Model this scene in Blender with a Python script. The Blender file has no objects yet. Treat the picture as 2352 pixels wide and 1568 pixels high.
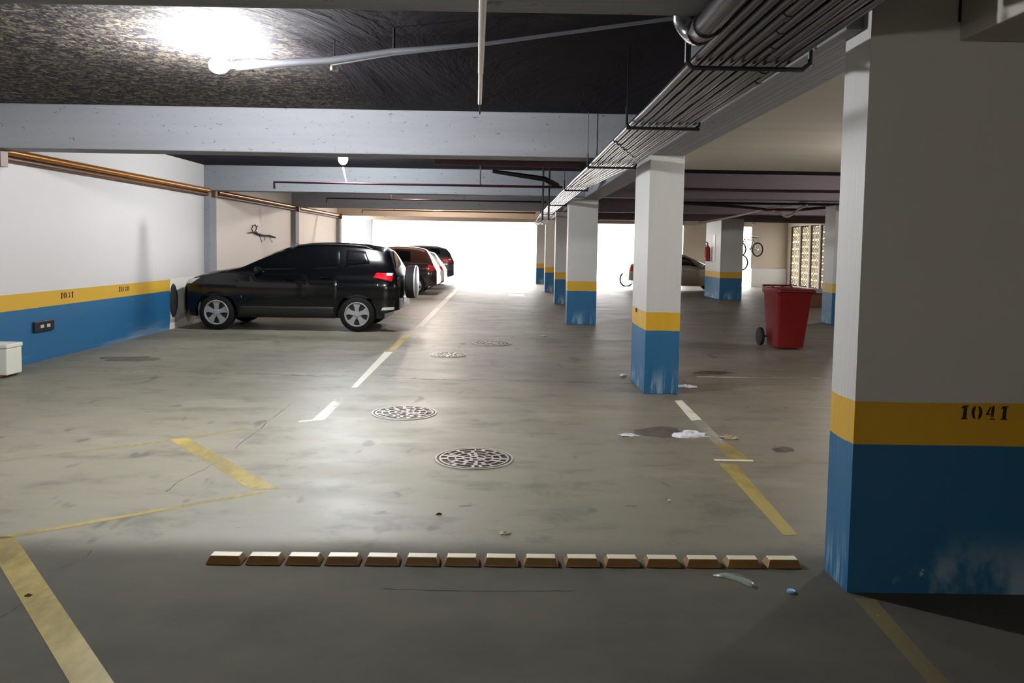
import bpy, bmesh, math, random
from mathutils import Vector, Matrix, Euler
random.seed(7)
S = bpy.context.scene
COL = S.collection
PI = math.pi
R = math.radians

# ------------------------------------------------------------------ camera
F = 1760.0
PITCH, YAW, ROLL = math.atan(105 / F), math.atan(12 / F), 0.0165
PPX, PPY = 1176.0, 673.0
EYE = Vector((0, 0, 1.6))
CAMROT = (Matrix.Rotation(-YAW, 3, 'Z') @ Matrix.Rotation(PI / 2 - PITCH, 3, 'X') @ Matrix.Rotation(ROLL, 3, 'Z'))
cd = bpy.data.cameras.new('camera')
cam = bpy.data.objects.new('camera', cd)
COL.objects.link(cam)
cam.matrix_world = Matrix.Translation(EYE) @ CAMROT.to_4x4()
cd.sensor_width = 36
cd.lens = F / 2352 * 36
cd.shift_y = -(784 - PPY) / 2352
cd.clip_start = 0.05
cd.clip_end = 300
S.camera = cam


def ray(px, py):
    return CAMROT @ Vector(((px - PPX) / F, -(py - PPY) / F, -1))


def gp(px, py, z=0.0):          # the point of the plane z that the photograph shows at this spot
    d = ray(px, py)
    t = (z - EYE.z) / d.z
    return EYE + d * t


def at(px, py, Y):
    d = ray(px, py)
    return EYE + d * (Y / d.y)


def atx(px, py, X):
    d = ray(px, py)
    return EYE + d * (X / d.x)


# ------------------------------------------------------------------ materials
def lin(c):
    return tuple((x / 12.92 if x <= .04045 else ((x + .055) / 1.055) ** 2.4) for x in [v / 255 for v in c[:3]]) + (1,)


class NT:
    def __init__(s, name):
        s.m = bpy.data.materials.new(name)
        s.m.use_nodes = True
        s.t = s.m.node_tree
        s.t.nodes.clear()
        s.out = s.n('ShaderNodeOutputMaterial')

    def n(s, typ, **kw):
        nd = s.t.nodes.new(typ)
        for k, v in kw.items():
            if k.startswith('i_'):
                nd.inputs[k[2:].replace('_', ' ')].default_value = v
            else:
                setattr(nd, k, v)
        return nd

    def l(s, a, b):
        s.t.links.new(a, b)

    def val(s, sock, v):
        if hasattr(v, 'is_output'):
            s.l(v, sock)
        else:
            sock.default_value = v

    def math(s, op, a, b=0.0, c=None, clamp=False):
        nd = s.n('ShaderNodeMath', operation=op, use_clamp=clamp)
        s.val(nd.inputs[0], a)
        s.val(nd.inputs[1], b)
        if c is not None:
            s.val(nd.inputs[2], c)
        return nd.outputs[0]

    def noise(s, scale, detail=4, rough=.55, vec=None, dist=0.0):
        nd = s.n('ShaderNodeTexNoise')
        nd.inputs['Scale'].default_value = scale
        nd.inputs['Detail'].default_value = detail
        nd.inputs['Roughness'].default_value = rough
        nd.inputs['Distortion'].default_value = dist
        if vec is not None:
            s.l(vec, nd.inputs['Vector'])
        return nd.outputs['Fac']

    def pos(s, sc=(1, 1, 1)):
        g = s.n('ShaderNodeNewGeometry')
        if sc == (1, 1, 1):
            return g.outputs['Position']
        m = s.n('ShaderNodeMapping')
        m.inputs['Scale'].default_value = sc
        s.l(g.outputs['Position'], m.inputs['Vector'])
        return m.outputs['Vector']

    def xyz(s):
        sp = s.n('ShaderNodeSeparateXYZ')
        s.l(s.pos(), sp.inputs[0])
        return sp.outputs

    def ramp(s, f, a, b, smooth=True):
        nd = s.n('ShaderNodeMapRange')
        nd.interpolation_type = 'SMOOTHSTEP' if smooth else 'LINEAR'
        s.l(f, nd.inputs['Value'])
        nd.inputs['From Min'].default_value = a
        nd.inputs['From Max'].default_value = b
        return nd.outputs['Result']

    def mix(s, f, a, b):
        nd = s.n('ShaderNodeMix', data_type='RGBA')
        s.val(nd.inputs[0], f)
        s.val(nd.inputs[6], a)
        s.val(nd.inputs[7], b)
        return nd.outputs[2]

    def bsdf(s, color, rough=.6, metal=0.0, bump=None, bstr=.3, bdist=.01, spec=.5, coat=0.0):
        p = s.n('ShaderNodeBsdfPrincipled')
        s.val(p.inputs['Base Color'], color)
        s.val(p.inputs['Roughness'], rough)
        s.val(p.inputs['Metallic'], metal)
        p.inputs['Specular IOR Level'].default_value = spec
        p.inputs['Coat Weight'].default_value = coat
        p.inputs['Coat Roughness'].default_value = .05
        if bump is not None:
            b = s.n('ShaderNodeBump')
            b.inputs['Strength'].default_value = bstr
            b.inputs['Distance'].default_value = bdist
            s.l(bump, b.inputs['Height'])
            s.l(b.outputs[0], p.inputs['Normal'])
        s.l(p.outputs[0], s.out.inputs[0])
        return p


def simple(name, c, rough=.6, metal=0.0, var=.12, nscale=20, coat=0.0, bstr=0.1, spec=.5):
    t = NT(name)
    c = lin(c)
    f = t.noise(nscale, 3)
    dark = tuple(x * (1 - var) for x in c[:3]) + (1,)
    light = tuple(min(1, x * (1 + var)) for x in c[:3]) + (1,)
    t.bsdf(t.mix(f, dark, light), rough, metal, bump=f if bstr else None, bstr=bstr, bdist=.002, coat=coat, spec=spec)
    return t.m


def paint_bands(t, white, side_stain=True):
    x, y, z = t.xyz()
    wob = t.noise(2.2, 2)
    zz = t.math('ADD', z, t.math('MULTIPLY', t.math('SUBTRACT', wob, .5), .02))
    blue = t.mix(t.noise(3, 4), lin((22, 88, 130)), lin((34, 104, 146)))
    stain = t.math('MULTIPLY', t.ramp(t.noise(3.5, 5, .65), .48, .62), t.ramp(z, .34, .02))
    blue = t.mix(t.math('MULTIPLY', stain, .8), blue, lin((150, 175, 190)))
    yel = t.mix(t.noise(4, 4), lin((196, 150, 22)), lin((214, 170, 48)))
    f1 = t.math('GREATER_THAN', zz, .71)
    f2 = t.math('GREATER_THAN', zz, .912)
    c = t.mix(f1, blue, yel)
    return t.mix(f2, c, white)


def mat_pillar():
    t = NT('painted_pillar')
    w = t.mix(t.noise(1.5, 5), lin((186, 186, 184)), lin((206, 204, 199)))
    c = paint_bands(t, w)
    chip = t.ramp(t.noise(9, 5, .7), .70, .73)
    z = t.xyz()[2]
    c = t.mix(t.math('MULTIPLY', chip, t.ramp(z, .3, 0.0)), c, lin((185, 182, 172)))
    t.bsdf(c, .55, bump=t.noise(14, 5), bstr=.25, bdist=.01)
    return t.m


def mat_leftwall():
    t = NT('painted_wall')
    x, y, z = t.xyz()
    w = t.mix(t.noise(.7, 4), lin((200, 195, 194)), lin((214, 209, 206)))
    warm = t.mix(t.ramp(y, 15.8, 15.9), w, lin((214, 201, 190)))
    # grey run-down stain beside the second pier
    c = paint_bands(t, warm)
    raw = t.mix(t.ramp(t.noise(22, 6, .7), .42, .6), lin((215, 210, 198)), lin((130, 125, 112)))
    raw = t.mix(t.ramp(z, .05, .5), raw, lin((226, 221, 210)))
    edge = t.math('ADD', y, t.math('MULTIPLY', t.noise(2.5, 3), .5))
    m = t.math('MULTIPLY', t.math('GREATER_THAN', edge, 14.25), t.math('LESS_THAN', z, .93))
    c = t.mix(m, c, raw)
    t.bsdf(c, .6, bump=t.noise(9, 5), bstr=.2, bdist=.01)
    return t.m


def mat_beam():
    t = NT('painted_beam')
    f = t.noise(1.3, 6, .6)
    c = t.mix(f, lin((118, 120, 125)), lin((158, 160, 166)))
    chips = t.ramp(t.noise(18, 5, .65, vec=t.pos((.7, 1, 1.3)), dist=.8), .63, .69)
    c = t.mix(chips, c, lin((84, 82, 84)))
    t.bsdf(c, .7, bump=t.noise(11, 6, .6), bstr=.45, bdist=.02)
    return t.m


def mat_beam_bounce():
    t = NT('beam_with_warm_bounce')
    c = t.mix(t.noise(1.3, 6, .6), lin((158, 140, 126)), lin((196, 176, 156)))  # warm bounce light near the opening put into the beam colour
    t.bsdf(c, .7, bump=t.noise(11, 6, .6), bstr=.3, bdist=.02)
    return t.m


def mat_soffit():
    t = NT('plastered_soffit')
    v = t.pos((.25, 3, 1))
    f = t.noise(1.2, 5, .6, vec=v)
    c = t.mix(f, lin((170, 164, 154)), lin((206, 198, 186)))
    t.bsdf(c, .55, bump=f, bstr=.3, bdist=.01)
    return t.m


def mat_ceiling():
    t = NT('blackened_rough_ceiling')
    x, y, z = t.xyz()
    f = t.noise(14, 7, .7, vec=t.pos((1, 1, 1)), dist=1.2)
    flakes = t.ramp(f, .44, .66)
    lamplit_zone = t.math('MULTIPLY', t.ramp(t.math('ADD', x, t.math('MULTIPLY', t.noise(.8, 3), 1.6)), -.6, -1.6), 1.0)
    lamplit_zone = t.math('MULTIPLY', lamplit_zone, t.ramp(y, 9.5, 8.6))
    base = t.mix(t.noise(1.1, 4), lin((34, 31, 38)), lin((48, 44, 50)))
    c = t.mix(t.math('MULTIPLY', flakes, lamplit_zone), base, lin((128, 120, 102)))  # flakes lightened only on the lamp side: lamp light put into the colour
    t.bsdf(c, .9, bump=t.noise(9, 7, .7, dist=1.2), bstr=1.0, bdist=.05, spec=.15)
    return t.m


def mat_floor():
    t = NT('stained_concrete_floor')
    x, y, z = t.xyz()
    a = t.noise(.55, 6, .62)
    b = t.noise(2.2, 7, .68, vec=t.pos((.8, 1.4, 1)), dist=.15)
    c = t.mix(t.ramp(a, .36, .64), lin((94, 91, 79)), lin((144, 138, 121)))
    c = t.mix(t.math('MULTIPLY', t.ramp(b, .48, .68), .5), c, lin((68, 64, 56)))
    d = t.noise(.9, 6, .62, vec=t.pos((.6, 1.2, 1)), dist=.2)
    c = t.mix(t.math('MULTIPLY', t.ramp(d, .55, .7), .5), c, lin((154, 148, 131)))
    opening_tint = t.math('MULTIPLY', t.ramp(t.noise(.35, 3), .38, .58), t.ramp(t.math('ADD', y, t.math('MULTIPLY', x, 1.2)), 5, 12))
    c = t.mix(t.math('MULTIPLY', opening_tint, .6), c, lin((126, 103, 99)))  # pinkish light from the far opening put into the floor colour
    spots = t.ramp(t.noise(4.5, 4, .6, vec=t.pos((.7, 1.5, 1))), .66, .74)
    c = t.mix(t.math('MULTIPLY', spots, .75), c, lin((42, 39, 36)))
    speck = t.ramp(t.noise(90, 2, .5), .66, .74)
    c = t.mix(t.math('MULTIPLY', speck, .6), c, lin((58, 56, 54)))
    chip = t.ramp(t.noise(38, 3, .5, vec=t.pos((1, 1.3, 1))), .75, .78)
    c = t.mix(t.math('MULTIPLY', chip, .8), c, lin((205, 200, 188)))
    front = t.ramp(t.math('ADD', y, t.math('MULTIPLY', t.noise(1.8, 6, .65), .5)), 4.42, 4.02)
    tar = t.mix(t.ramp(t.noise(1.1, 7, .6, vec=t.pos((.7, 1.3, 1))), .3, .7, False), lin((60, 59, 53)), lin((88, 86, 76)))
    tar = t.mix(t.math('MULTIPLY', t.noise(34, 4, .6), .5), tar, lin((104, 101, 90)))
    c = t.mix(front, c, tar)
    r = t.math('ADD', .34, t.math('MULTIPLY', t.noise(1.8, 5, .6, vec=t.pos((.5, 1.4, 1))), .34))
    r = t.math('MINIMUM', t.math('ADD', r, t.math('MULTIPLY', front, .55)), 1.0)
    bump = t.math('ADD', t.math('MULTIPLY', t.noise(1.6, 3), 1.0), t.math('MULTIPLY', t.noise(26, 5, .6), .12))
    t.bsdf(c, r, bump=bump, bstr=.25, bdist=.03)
    return t.m


def mat_line(name, c1, c2, lo, hi, base=0.0):
    t = NT(name)
    col = t.mix(t.noise(5, 4), lin(c1), lin(c2))
    p = t.bsdf(col, .5)
    tr = t.n('ShaderNodeBsdfTransparent')
    mx = t.n('ShaderNodeMixShader')
    a = t.ramp(t.noise(14, 6, .7), lo, hi)
    if base:
        a = t.math('ADD', a, base, clamp=True)
    t.l(a, mx.inputs[0])
    t.l(tr.outputs[0], mx.inputs[1])
    t.l(p.outputs[0], mx.inputs[2])
    t.l(mx.outputs[0], t.out.inputs[0])
    return t.m


def emis(name, c, s):
    t = NT(name)
    e = t.n('ShaderNodeEmission')
    e.inputs[0].default_value = c
    e.inputs[1].default_value = s
    t.l(e.outputs[0], t.out.inputs[0])
    return t.m


M = {}
M['pillar'] = mat_pillar()
M['leftwall'] = mat_leftwall()
M['beam'] = mat_beam()
M['beambounce'] = mat_beam_bounce()
M['soffit'] = mat_soffit()
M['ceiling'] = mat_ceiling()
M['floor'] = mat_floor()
M['yellow'] = mat_line('worn_yellow_paint', (158, 140, 72), (176, 156, 86), .30, .66, .12)
M['yellowfaint'] = mat_line('faded_yellow_paint', (158, 142, 92), (168, 152, 100), .34, .8, .1)
M['white'] = mat_line('worn_white_paint', (214, 210, 192), (226, 222, 204), .36, .52, .15)
M['whitefaint'] = mat_line('faded_white_paint', (190, 188, 172), (205, 202, 186), .42, .66, .05)
M['crack'] = simple('dark_crack', (42, 40, 38), .9)
M['damp'] = mat_line('damp_patch', (60, 54, 52), (76, 70, 66), .44, .8, .3)
M['wallplain'] = simple('cream_wall', (222, 212, 196), .6, nscale=1.5, var=.06)
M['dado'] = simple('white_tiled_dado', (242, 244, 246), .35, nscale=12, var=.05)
M['purple'] = simple('shade_toned_beam', (118, 104, 108), .7, nscale=2, var=.15)  # shade of the right aisle put into the beam colour
M['black'] = simple('black_plastic', (22, 22, 24), .45)
M['carblack'] = simple('black_car_paint', (7, 8, 10), .16, var=.02, bstr=0, coat=.25, spec=.35)
M['carbrown'] = simple('brown_car_paint', (52, 30, 26), .15, var=.02, bstr=0, coat=1.0)
M['carwhite'] = simple('pale_car_paint', (205, 200, 198), .2, var=.02, bstr=0, coat=1.0)
M['cardark'] = simple('dark_grey_car_paint', (40, 40, 46), .2, var=.02, bstr=0, coat=1.0)
M['carsilver'] = simple('silver_beige_car_paint', (150, 144, 132), .3, metal=.4, var=.03, bstr=0, coat=.7)
M['glass'] = simple('dark_car_glass', (8, 9, 12), .04, var=.02, bstr=0, coat=1.0)
M['tyre'] = simple('tyre_rubber', (24, 24, 25), .8)
M['rim'] = simple('silver_wheel_cover', (205, 206, 208), .3, metal=.25, bstr=0)
M['chrome'] = simple('chrome', (220, 220, 222), .12, metal=1.0, bstr=0)
M['redlens'] = simple('red_lens', (205, 18, 34), .15, bstr=0, coat=1.0)
M['clearlens'] = simple('clear_lens', (205, 208, 204), .15, bstr=0, coat=1.0)
M['pipe'] = simple('glossy_dark_pipe', (92, 92, 94), .2, metal=.75, nscale=60, var=.2, bstr=.15)
M['steel'] = simple('dark_steel', (38, 38, 42), .45, metal=.3)
M['greypipe'] = simple('grey_pvc_pipe', (140, 142, 150), .4)
M['whitepipe'] = simple('white_pvc_pipe', (225, 215, 200), .4)
M['maroon'] = simple('dark_red_pipe', (70, 36, 44), .4)
M['brass'] = simple('ochre_pipe', (176, 118, 46), .25, metal=.55, nscale=8, bstr=0)
M['brassdark'] = simple('brown_bracket', (98, 60, 22), .45)
M['binred'] = simple('red_bin_plastic', (122, 18, 23), .42, nscale=5, var=.08)
M['bindark'] = simple('dark_red_bin_rim', (88, 16, 20), .5)
M['stencil'] = simple('black_stencil_paint', (26, 20, 16), .7)
M['iron'] = simple('cast_iron', (46, 40, 38), .5, metal=.3, nscale=30, var=.3)
M['ironrib'] = simple('worn_cast_iron_rib', (176, 168, 160), .45, metal=.4, nscale=40, var=.15)
M['paper'] = simple('crumpled_white_paper', (225, 228, 235), .7)
M['leafm'] = simple('brown_scrap', (176, 160, 132), .8)
M['bluecap'] = simple('light_blue_plastic', (120, 185, 238), .4, bstr=0)
M['foam'] = simple('off_white_foam', (222, 218, 204), .7, nscale=60)
M['wood'] = simple('brown_wood', (104, 62, 38), .7)
M['extred'] = simple('red_enamel', (190, 40, 36), .3, bstr=0)
M['signw'] = simple('white_sign', (244, 242, 238), .5, bstr=0)
M['lattice'] = simple('cream_cement_lattice', (196, 182, 152), .8, nscale=15)
M['film'] = simple('clear_wet_film', (150, 160, 152), .12, var=.2, bstr=.4, coat=1.0)
M['outside'] = simple('pale_outdoor_paving', (225, 222, 214), .8)
M['bulb'] = emis('lit_bulb_glass', (.97, .98, 1, 1), 3100)
M['bulb2'] = emis('lit_bulb_glass_small', (.93, .97, 1, 1), 1900)
M['fillbulb3'] = emis('fill_bulb_back', (1, .95, .88, 1), 1250)


M['fillbulb4'] = emis('fill_bulb_aisle', (1, .96, .9, 1), 1300)
M['fillbulb5'] = emis('fill_bulb_bay', (1, .95, .93, 1), 900)
M['fillbulb6'] = emis('fill_bulb_warm', (1, .88, .76, 1), 3000)


def mat_block():
    t = NT('worn_yellow_ceramic')
    g = t.n('ShaderNodeNewGeometry')
    sp = t.n('ShaderNodeSeparateXYZ')
    t.l(g.outputs['Normal'], sp.inputs[0])
    top = t.mix(t.noise(30, 4), lin((214, 200, 166)), lin((234, 228, 206)))
    side = t.mix(t.noise(24, 4), lin((112, 80, 38)), lin((160, 118, 58)))
    c = t.mix(t.ramp(sp.outputs[2], .5, .8), side, top)
    t.bsdf(c, .4, bump=t.noise(40, 3), bstr=.15, bdist=.003)
    return t.m


M['block'] = mat_block()


# ------------------------------------------------------------------ mesh helpers
class MB:
    def __init__(s):
        s.v, s.f, s.mi = [], [], []

    def add(s, vs, fs, mi=0):
        o = len(s.v)
        s.v += [Vector(v) for v in vs]
        s.f += [tuple(i + o for i in f) for f in fs]
        s.mi += [mi] * len(fs)
        return s

    def box(s, a, b, mi=0, mat=None):
        x0, y0, z0 = a
        x1, y1, z1 = b
        vs = [Vector(p) for p in ((x0, y0, z0), (x1, y0, z0), (x1, y1, z0), (x0, y1, z0), (x0, y0, z1), (x1, y0, z1), (x1, y1, z1), (x0, y1, z1))]
        if mat is not None:
            vs = [mat @ v for v in vs]
        return s.add(vs, [(0, 3, 2, 1), (4, 5, 6, 7), (0, 1, 5, 4), (1, 2, 6, 5), (2, 3, 7, 6), (3, 0, 4, 7)], mi)

    def tube(s, pts, r, n=10, mi=0, caps=True):
        pts = [Vector(p) for p in pts]
        rs = r if isinstance(r, (list, tuple)) else [r] * len(pts)
        vs, fs = [], []
        up = None
        for i, p in enumerate(pts):
            a = pts[i] - pts[i - 1] if i > 0 else pts[1] - pts[0]
            b = pts[i + 1] - pts[i] if i < len(pts) - 1 else a
            t = (a.normalized() + b.normalized())
            if t.length < 1e-6:
                t = a
            t.normalize()
            if up is None:
                up = Vector((0, 0, 1)) if abs(t.z) < .9 else Vector((1, 0, 0))
            u = t.cross(up)
            if u.length < 1e-5:
                u = t.cross(Vector((1, 0, 0)))
            u.normalize()
            w = u.cross(t).normalized()
            up = w
            for k in range(n):
                an = 2 * PI * k / n
                vs.append(p + (u * math.cos(an) + w * math.sin(an)) * rs[i])
        for i in range(len(pts) - 1):
            for k in range(n):
                k2 = (k + 1) % n
                fs.append((i * n + k, (i + 1) * n + k, (i + 1) * n + k2, i * n + k2))
        if caps:
            fs.append(tuple(range(n)))
            fs.append(tuple(reversed(range((len(pts) - 1) * n, len(pts) * n))))
        return s.add(vs, fs, mi)

    def lathe(s, prof, c=(0, 0, 0), axis='Z', n=24, mi=0, a0=0, a1=2 * PI):
        c = Vector(c)
        vs, fs = [], []
        full = abs(a1 - a0 - 2 * PI) < 1e-6
        m = n if full else n + 1
        for (r, h) in prof:
            for k in range(m):
                a = a0 + (a1 - a0) * k / n
                if axis == 'Z':
                    p = Vector((r * math.cos(a), r * math.sin(a), h))
                elif axis == 'Y':
                    p = Vector((r * math.cos(a), h, r * math.sin(a)))
                else:
                    p = Vector((h, r * math.cos(a), r * math.sin(a)))
                vs.append(c + p)
        for i in range(len(prof) - 1):
            for k in range(n):
                k2 = (k + 1) % m
                fs.append((i * m + k, i * m + k2, (i + 1) * m + k2, (i + 1) * m + k))
        return s.add(vs, fs, mi)

    def prism(s, poly, f0, f1, mi=0):      # poly: 2-D points; f0 / f1: 2-D -> 3-D for both ends
        n = len(poly)
        vs = [f0(p) for p in poly] + [f1(p) for p in poly]
        fs = [tuple(range(n)), tuple(reversed(range(n, 2 * n)))]
        fs += [(i, i + n, (i + 1) % n + n, (i + 1) % n) for i in range(n)]
        return s.add(vs, fs, mi)

    def build(s, name, mats, parent=None, loc=None, smooth=False, bevel=0.0, origin=None):
        if not isinstance(mats, (list, tuple)):
            mats = [mats]
        vs = s.v
        if origin is not None:
            o_ = Vector(origin)
            vs = [v - o_ for v in vs]
        me = bpy.data.meshes.new(name)
        me.from_pydata([tuple(v) for v in vs], [], s.f)
        for m in mats:
            me.materials.append(M[m] if isinstance(m, str) else m)
        for i, p in enumerate(me.polygons):
            p.material_index = s.mi[i]
            p.use_smooth = smooth
        bm = bmesh.new()
        bm.from_mesh(me)
        bmesh.ops.remove_doubles(bm, verts=bm.verts, dist=1e-5)
        bmesh.ops.recalc_face_normals(bm, faces=bm.faces)
        bm.to_mesh(me)
        bm.free()
        ob = bpy.data.objects.new(name, me)
        COL.objects.link(ob)
        if parent is not None:
            ob.parent = parent
        if origin is not None:
            ob.location = origin
        if loc is not None:
            ob.location = loc
        if bevel:
            bv = ob.modifiers.new('edge', 'BEVEL')
            bv.width = bevel
            bv.segments = 2
            bv.limit_method = 'ANGLE'
        if smooth:
            try:
                me.set_sharp_from_angle(angle=R(40))
            except Exception:
                pass
        return ob


def tag(o, label=None, cat=None, group=None, kind=None):
    if label: o['label'] = label
    if cat: o['category'] = cat
    if group: o['group'] = group
    if kind: o['kind'] = kind
    return o


def empty(name, loc=(0, 0, 0), rz=0, label=None, cat=None, group=None):
    o = bpy.data.objects.new(name, None)
    COL.objects.link(o)
    o.location = loc
    o.rotation_euler = (0, 0, rz)
    o.empty_display_size = .1
    return tag(o, label, cat, group)


KIDS = {}


def copy_tree(o, parent=None):
    c = o.copy()
    COL.objects.link(c)
    c.parent = parent
    for ch in [x for x in bpy.data.objects if x.parent == o]:
        copy_tree(ch, c)
    return c


def box(name, a, b, mat, parent=None, bevel=0.0, base=True):
    org = ((a[0] + b[0]) / 2, (a[1] + b[1]) / 2, min(a[2], b[2])) if (base and parent is None) else None
    return MB().box(a, b).build(name, mat, parent, bevel=bevel, origin=org)


def struct(o, label=None, cat=None):
    return tag(o, label, cat, None, 'structure')


ORD = 'first second third fourth fifth sixth seventh eighth ninth tenth eleventh twelfth thirteenth fourteenth fifteenth'.split()

# ------------------------------------------------------------------ shell
XL, XR, YB, YF = -6.15, 12.6, -5.0, 34.5
ZC, ZB = 3.16, 2.65

fl = MB()
NX, NY = 1, 1
fl.box((XL - .2, YB, -.2), (XR + .2, YF + .2, 0), 0)


def strip(pts_l, z=.0012, mi=1):
    """flat painted quad on the floor, corners given in order"""
    vs = [Vector((p[0], p[1], z)) for p in pts_l]
    fl.add(vs, [tuple(range(len(vs)))], mi)


def gl(p0, p1, w0, w1=None, mi=1, z=.0012):
    """a floor line between two floor points, w = width in metres"""
    a, b = gp(*p0), gp(*p1)
    w1 = w0 if w1 is None else w1
    d = (b - a)
    d.z = 0
    d.normalize()
    n = Vector((-d.y, d.x, 0))
    strip([a + n * w0 / 2, b + n * w1 / 2, b - n * w1 / 2, a - n * w0 / 2], z, mi)


Yw, Yf, Ww, Wf, CR, DP = 1, 2, 3, 4, 5, 6
# near-left thick yellow line and the bay outlines at the left
strip([gp(0, 1232), gp(34, 1232), gp(262, 1568), gp(275, 1590), gp(175, 1590), gp(160, 1568), gp(0, 1300)], .0012, Yw)
gl((-60, 1246), (612, 1128), .05, .05, Yw)
strip([gp(388, 1008), gp(432, 1006), gp(640, 1122), gp(575, 1124)], .0014, Yw)
gl((-40, 1064), (420, 1008), .07, .06, Yf)
gl((400, 1010), (565, 984), .07, .05, Yf)
# line of the left bays
gl((686, 968), (745, 962), .04, .05, Ww)
strip([gp(716, 965), gp(746, 963), gp(790, 918), gp(770, 916)], .0014, Ww)
strip([gp(806, 890), gp(820, 890), gp(905, 806), gp(885, 806)], .0012, Ww)
strip([gp(884, 808), gp(904, 808), gp(944, 768), gp(930, 768)], .0014, Yw)
strip([gp(952, 754), gp(968, 754), gp(1072, 645), gp(1064, 645)], .0012, Ww)
gl((480, 799), (930, 806), .04, .03, Wf)
gl((200, 851), (800, 862), .03, .03, Wf)
# right line
strip([gp(1549, 920), gp(1566, 919), gp(1612, 964), gp(1588, 966)], .0012, Ww)
strip([gp(1588, 966), gp(1612, 964), gp(1668, 1018), gp(1640, 1018)], .0012, Wf)
strip([gp(1640, 1018), gp(1670, 1018), gp(1728, 1058), gp(1678, 1056)], .0012, Yw)
gl((1638, 1058), (1905, 1064), .06, .03, Yf, .0016)
gl((1640, 1056), (1730, 1058), .05, .04, Ww, .0018)
strip([gp(1650, 1064), gp(1690, 1066), gp(1832, 1228), gp(1800, 1230)], .0012, Yw)
strip([gp(1962, 1374), gp(2010, 1376), gp(2200, 1590), gp(2150, 1590)], .0012, Yf)
gl((1560, 866), (1900, 868), .05, .05, Wf)
gl((1600, 865), (1720, 867), .06, .06, Ww)
strip([gp(1168, 675), gp(1203, 675), gp(1206, 680), gp(1168, 680)], .0012, Ww)
gl((1040, 694), (1140, 694), .12, .1, Wf)


def crack(pts, w):
    new = [pts[0]]
    for a, b in zip(pts[:-1], pts[1:]):
        n = max(1, int(math.hypot(b[0] - a[0], b[1] - a[1]) / 14))
        for k in range(1, n + 1):
            j = 0 if k == n else 1
            new.append((a[0] + (b[0] - a[0]) * k / n + j * random.uniform(-3, 3), a[1] + (b[1] - a[1]) * k / n + j * random.uniform(-1.2, 1.2)))
    pts = new
    for a, b in zip(pts[:-1], pts[1:]):
        A, B = gp(*a), gp(*b)
        d = (B - A).normalized()
        n = Vector((-d.y, d.x, 0)) * w * random.uniform(.3, 1.1)
        strip([A + n, B + n, B - n, A - n], .0008, CR)


crack([(540, 1030), (566, 1008), (600, 984), (628, 958), (650, 942), (668, 928)], .003)
crack([(500, 1060), (470, 1078), (420, 1100), (380, 1130)], .003)
crack([(365, 851), (700, 862), (1000, 872), (1180, 874), (1420, 880), (1900, 884)], .007)
crack([(-10, 1425), (30, 1402), (66, 1378)], .003)
crack([(140, 1305), (190, 1285), (210, 1264)], .003)
crack([(880, 1352), (1100, 1358), (1320, 1356)], .003)


def blob(px, py, rx, ry, mi, z=.001, n=18, jit=.2):
    c = gp(px, py)
    pts = []
    for k in range(n):
        a = 2 * PI * k / n
        q = 1 + random.uniform(-jit, jit)
        p = gp(px + rx * math.cos(a) * q, py + ry * math.sin(a) * q)
        pts.append(p)
    strip(pts, z, mi)


blob(1510, 992, 56, 13, DP)
blob(300, 824, 70, 6, DP)
blob(1800, 1032, 26, 7, DP)

blob(1640, 856, 50, 4, DP)
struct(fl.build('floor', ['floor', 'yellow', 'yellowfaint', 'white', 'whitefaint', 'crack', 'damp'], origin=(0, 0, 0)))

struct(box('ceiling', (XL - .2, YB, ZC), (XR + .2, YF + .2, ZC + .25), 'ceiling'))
struct(box('wall_left', (XL - .2, YB, 0), (XL, 27.9, ZC), 'leftwall'))
struct(box('wall_back', (XL - .2, YB - .2, 0), (XR + .2, YB, ZC), 'wallplain'))
# rear wall: solid piece at the right, with a white tiled dado
wr = MB()
wr.box((7.9, YF, 0), (9.3, YF + .2, ZC))
wr.box((10.98, YF, 0), (XR + .2, YF + .2, ZC))
wr.box((9.3, YF, 2.7), (10.98, YF + .2, ZC))
struct(wr.build('wall_rear', 'wallplain', origin=(10, YF, 0)))
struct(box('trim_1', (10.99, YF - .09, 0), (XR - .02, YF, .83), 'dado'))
# side wall with the four tall lattice openings
PAN = [(atx(a_, 580, XR).y, atx(b_, 580, XR).y) for a_, b_ in ((1815, 1834), (1837, 1856), (1860, 1879), (1883, 1903))]
YP = PAN[-1][1]
wl = MB()
wl.box((XR, YB, 0), (XR + .2, YP, ZC))
prev = YP
for (b_, a_) in reversed(PAN):
    if a_ > prev:
        wl.box((XR, prev, 0), (XR + .2, a_, ZC))
    wl.box((XR, a_, 0), (XR + .2, b_, .12))
    wl.box((XR, a_, 2.72), (XR + .2, b_, ZC))
    prev = b_
wl.box((XR, prev, 0), (XR + .2, YF, ZC))
struct(wl.build('wall_right', 'wallplain', origin=(XR, 15, 0)))

# ground outside
struct(MB().box((-60, YF + .2, -.25), (60, 110, -.02)).box((-60, 10, -.25), (XL - .2, YF + .2, -.02)).box((XR + .2, 10, -.25), (60, YF + .2, -.02)).build('ground', 'outside', origin=(0, 60, 0)))


# beams across the hall
def hbeam(y0, y1, x0, x1, mat, label, z=ZB):
    return struct(box('ceiling_beam', (x0, y0, z), (x1, y1, ZC), mat, bevel=.012), label, 'beam')


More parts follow.
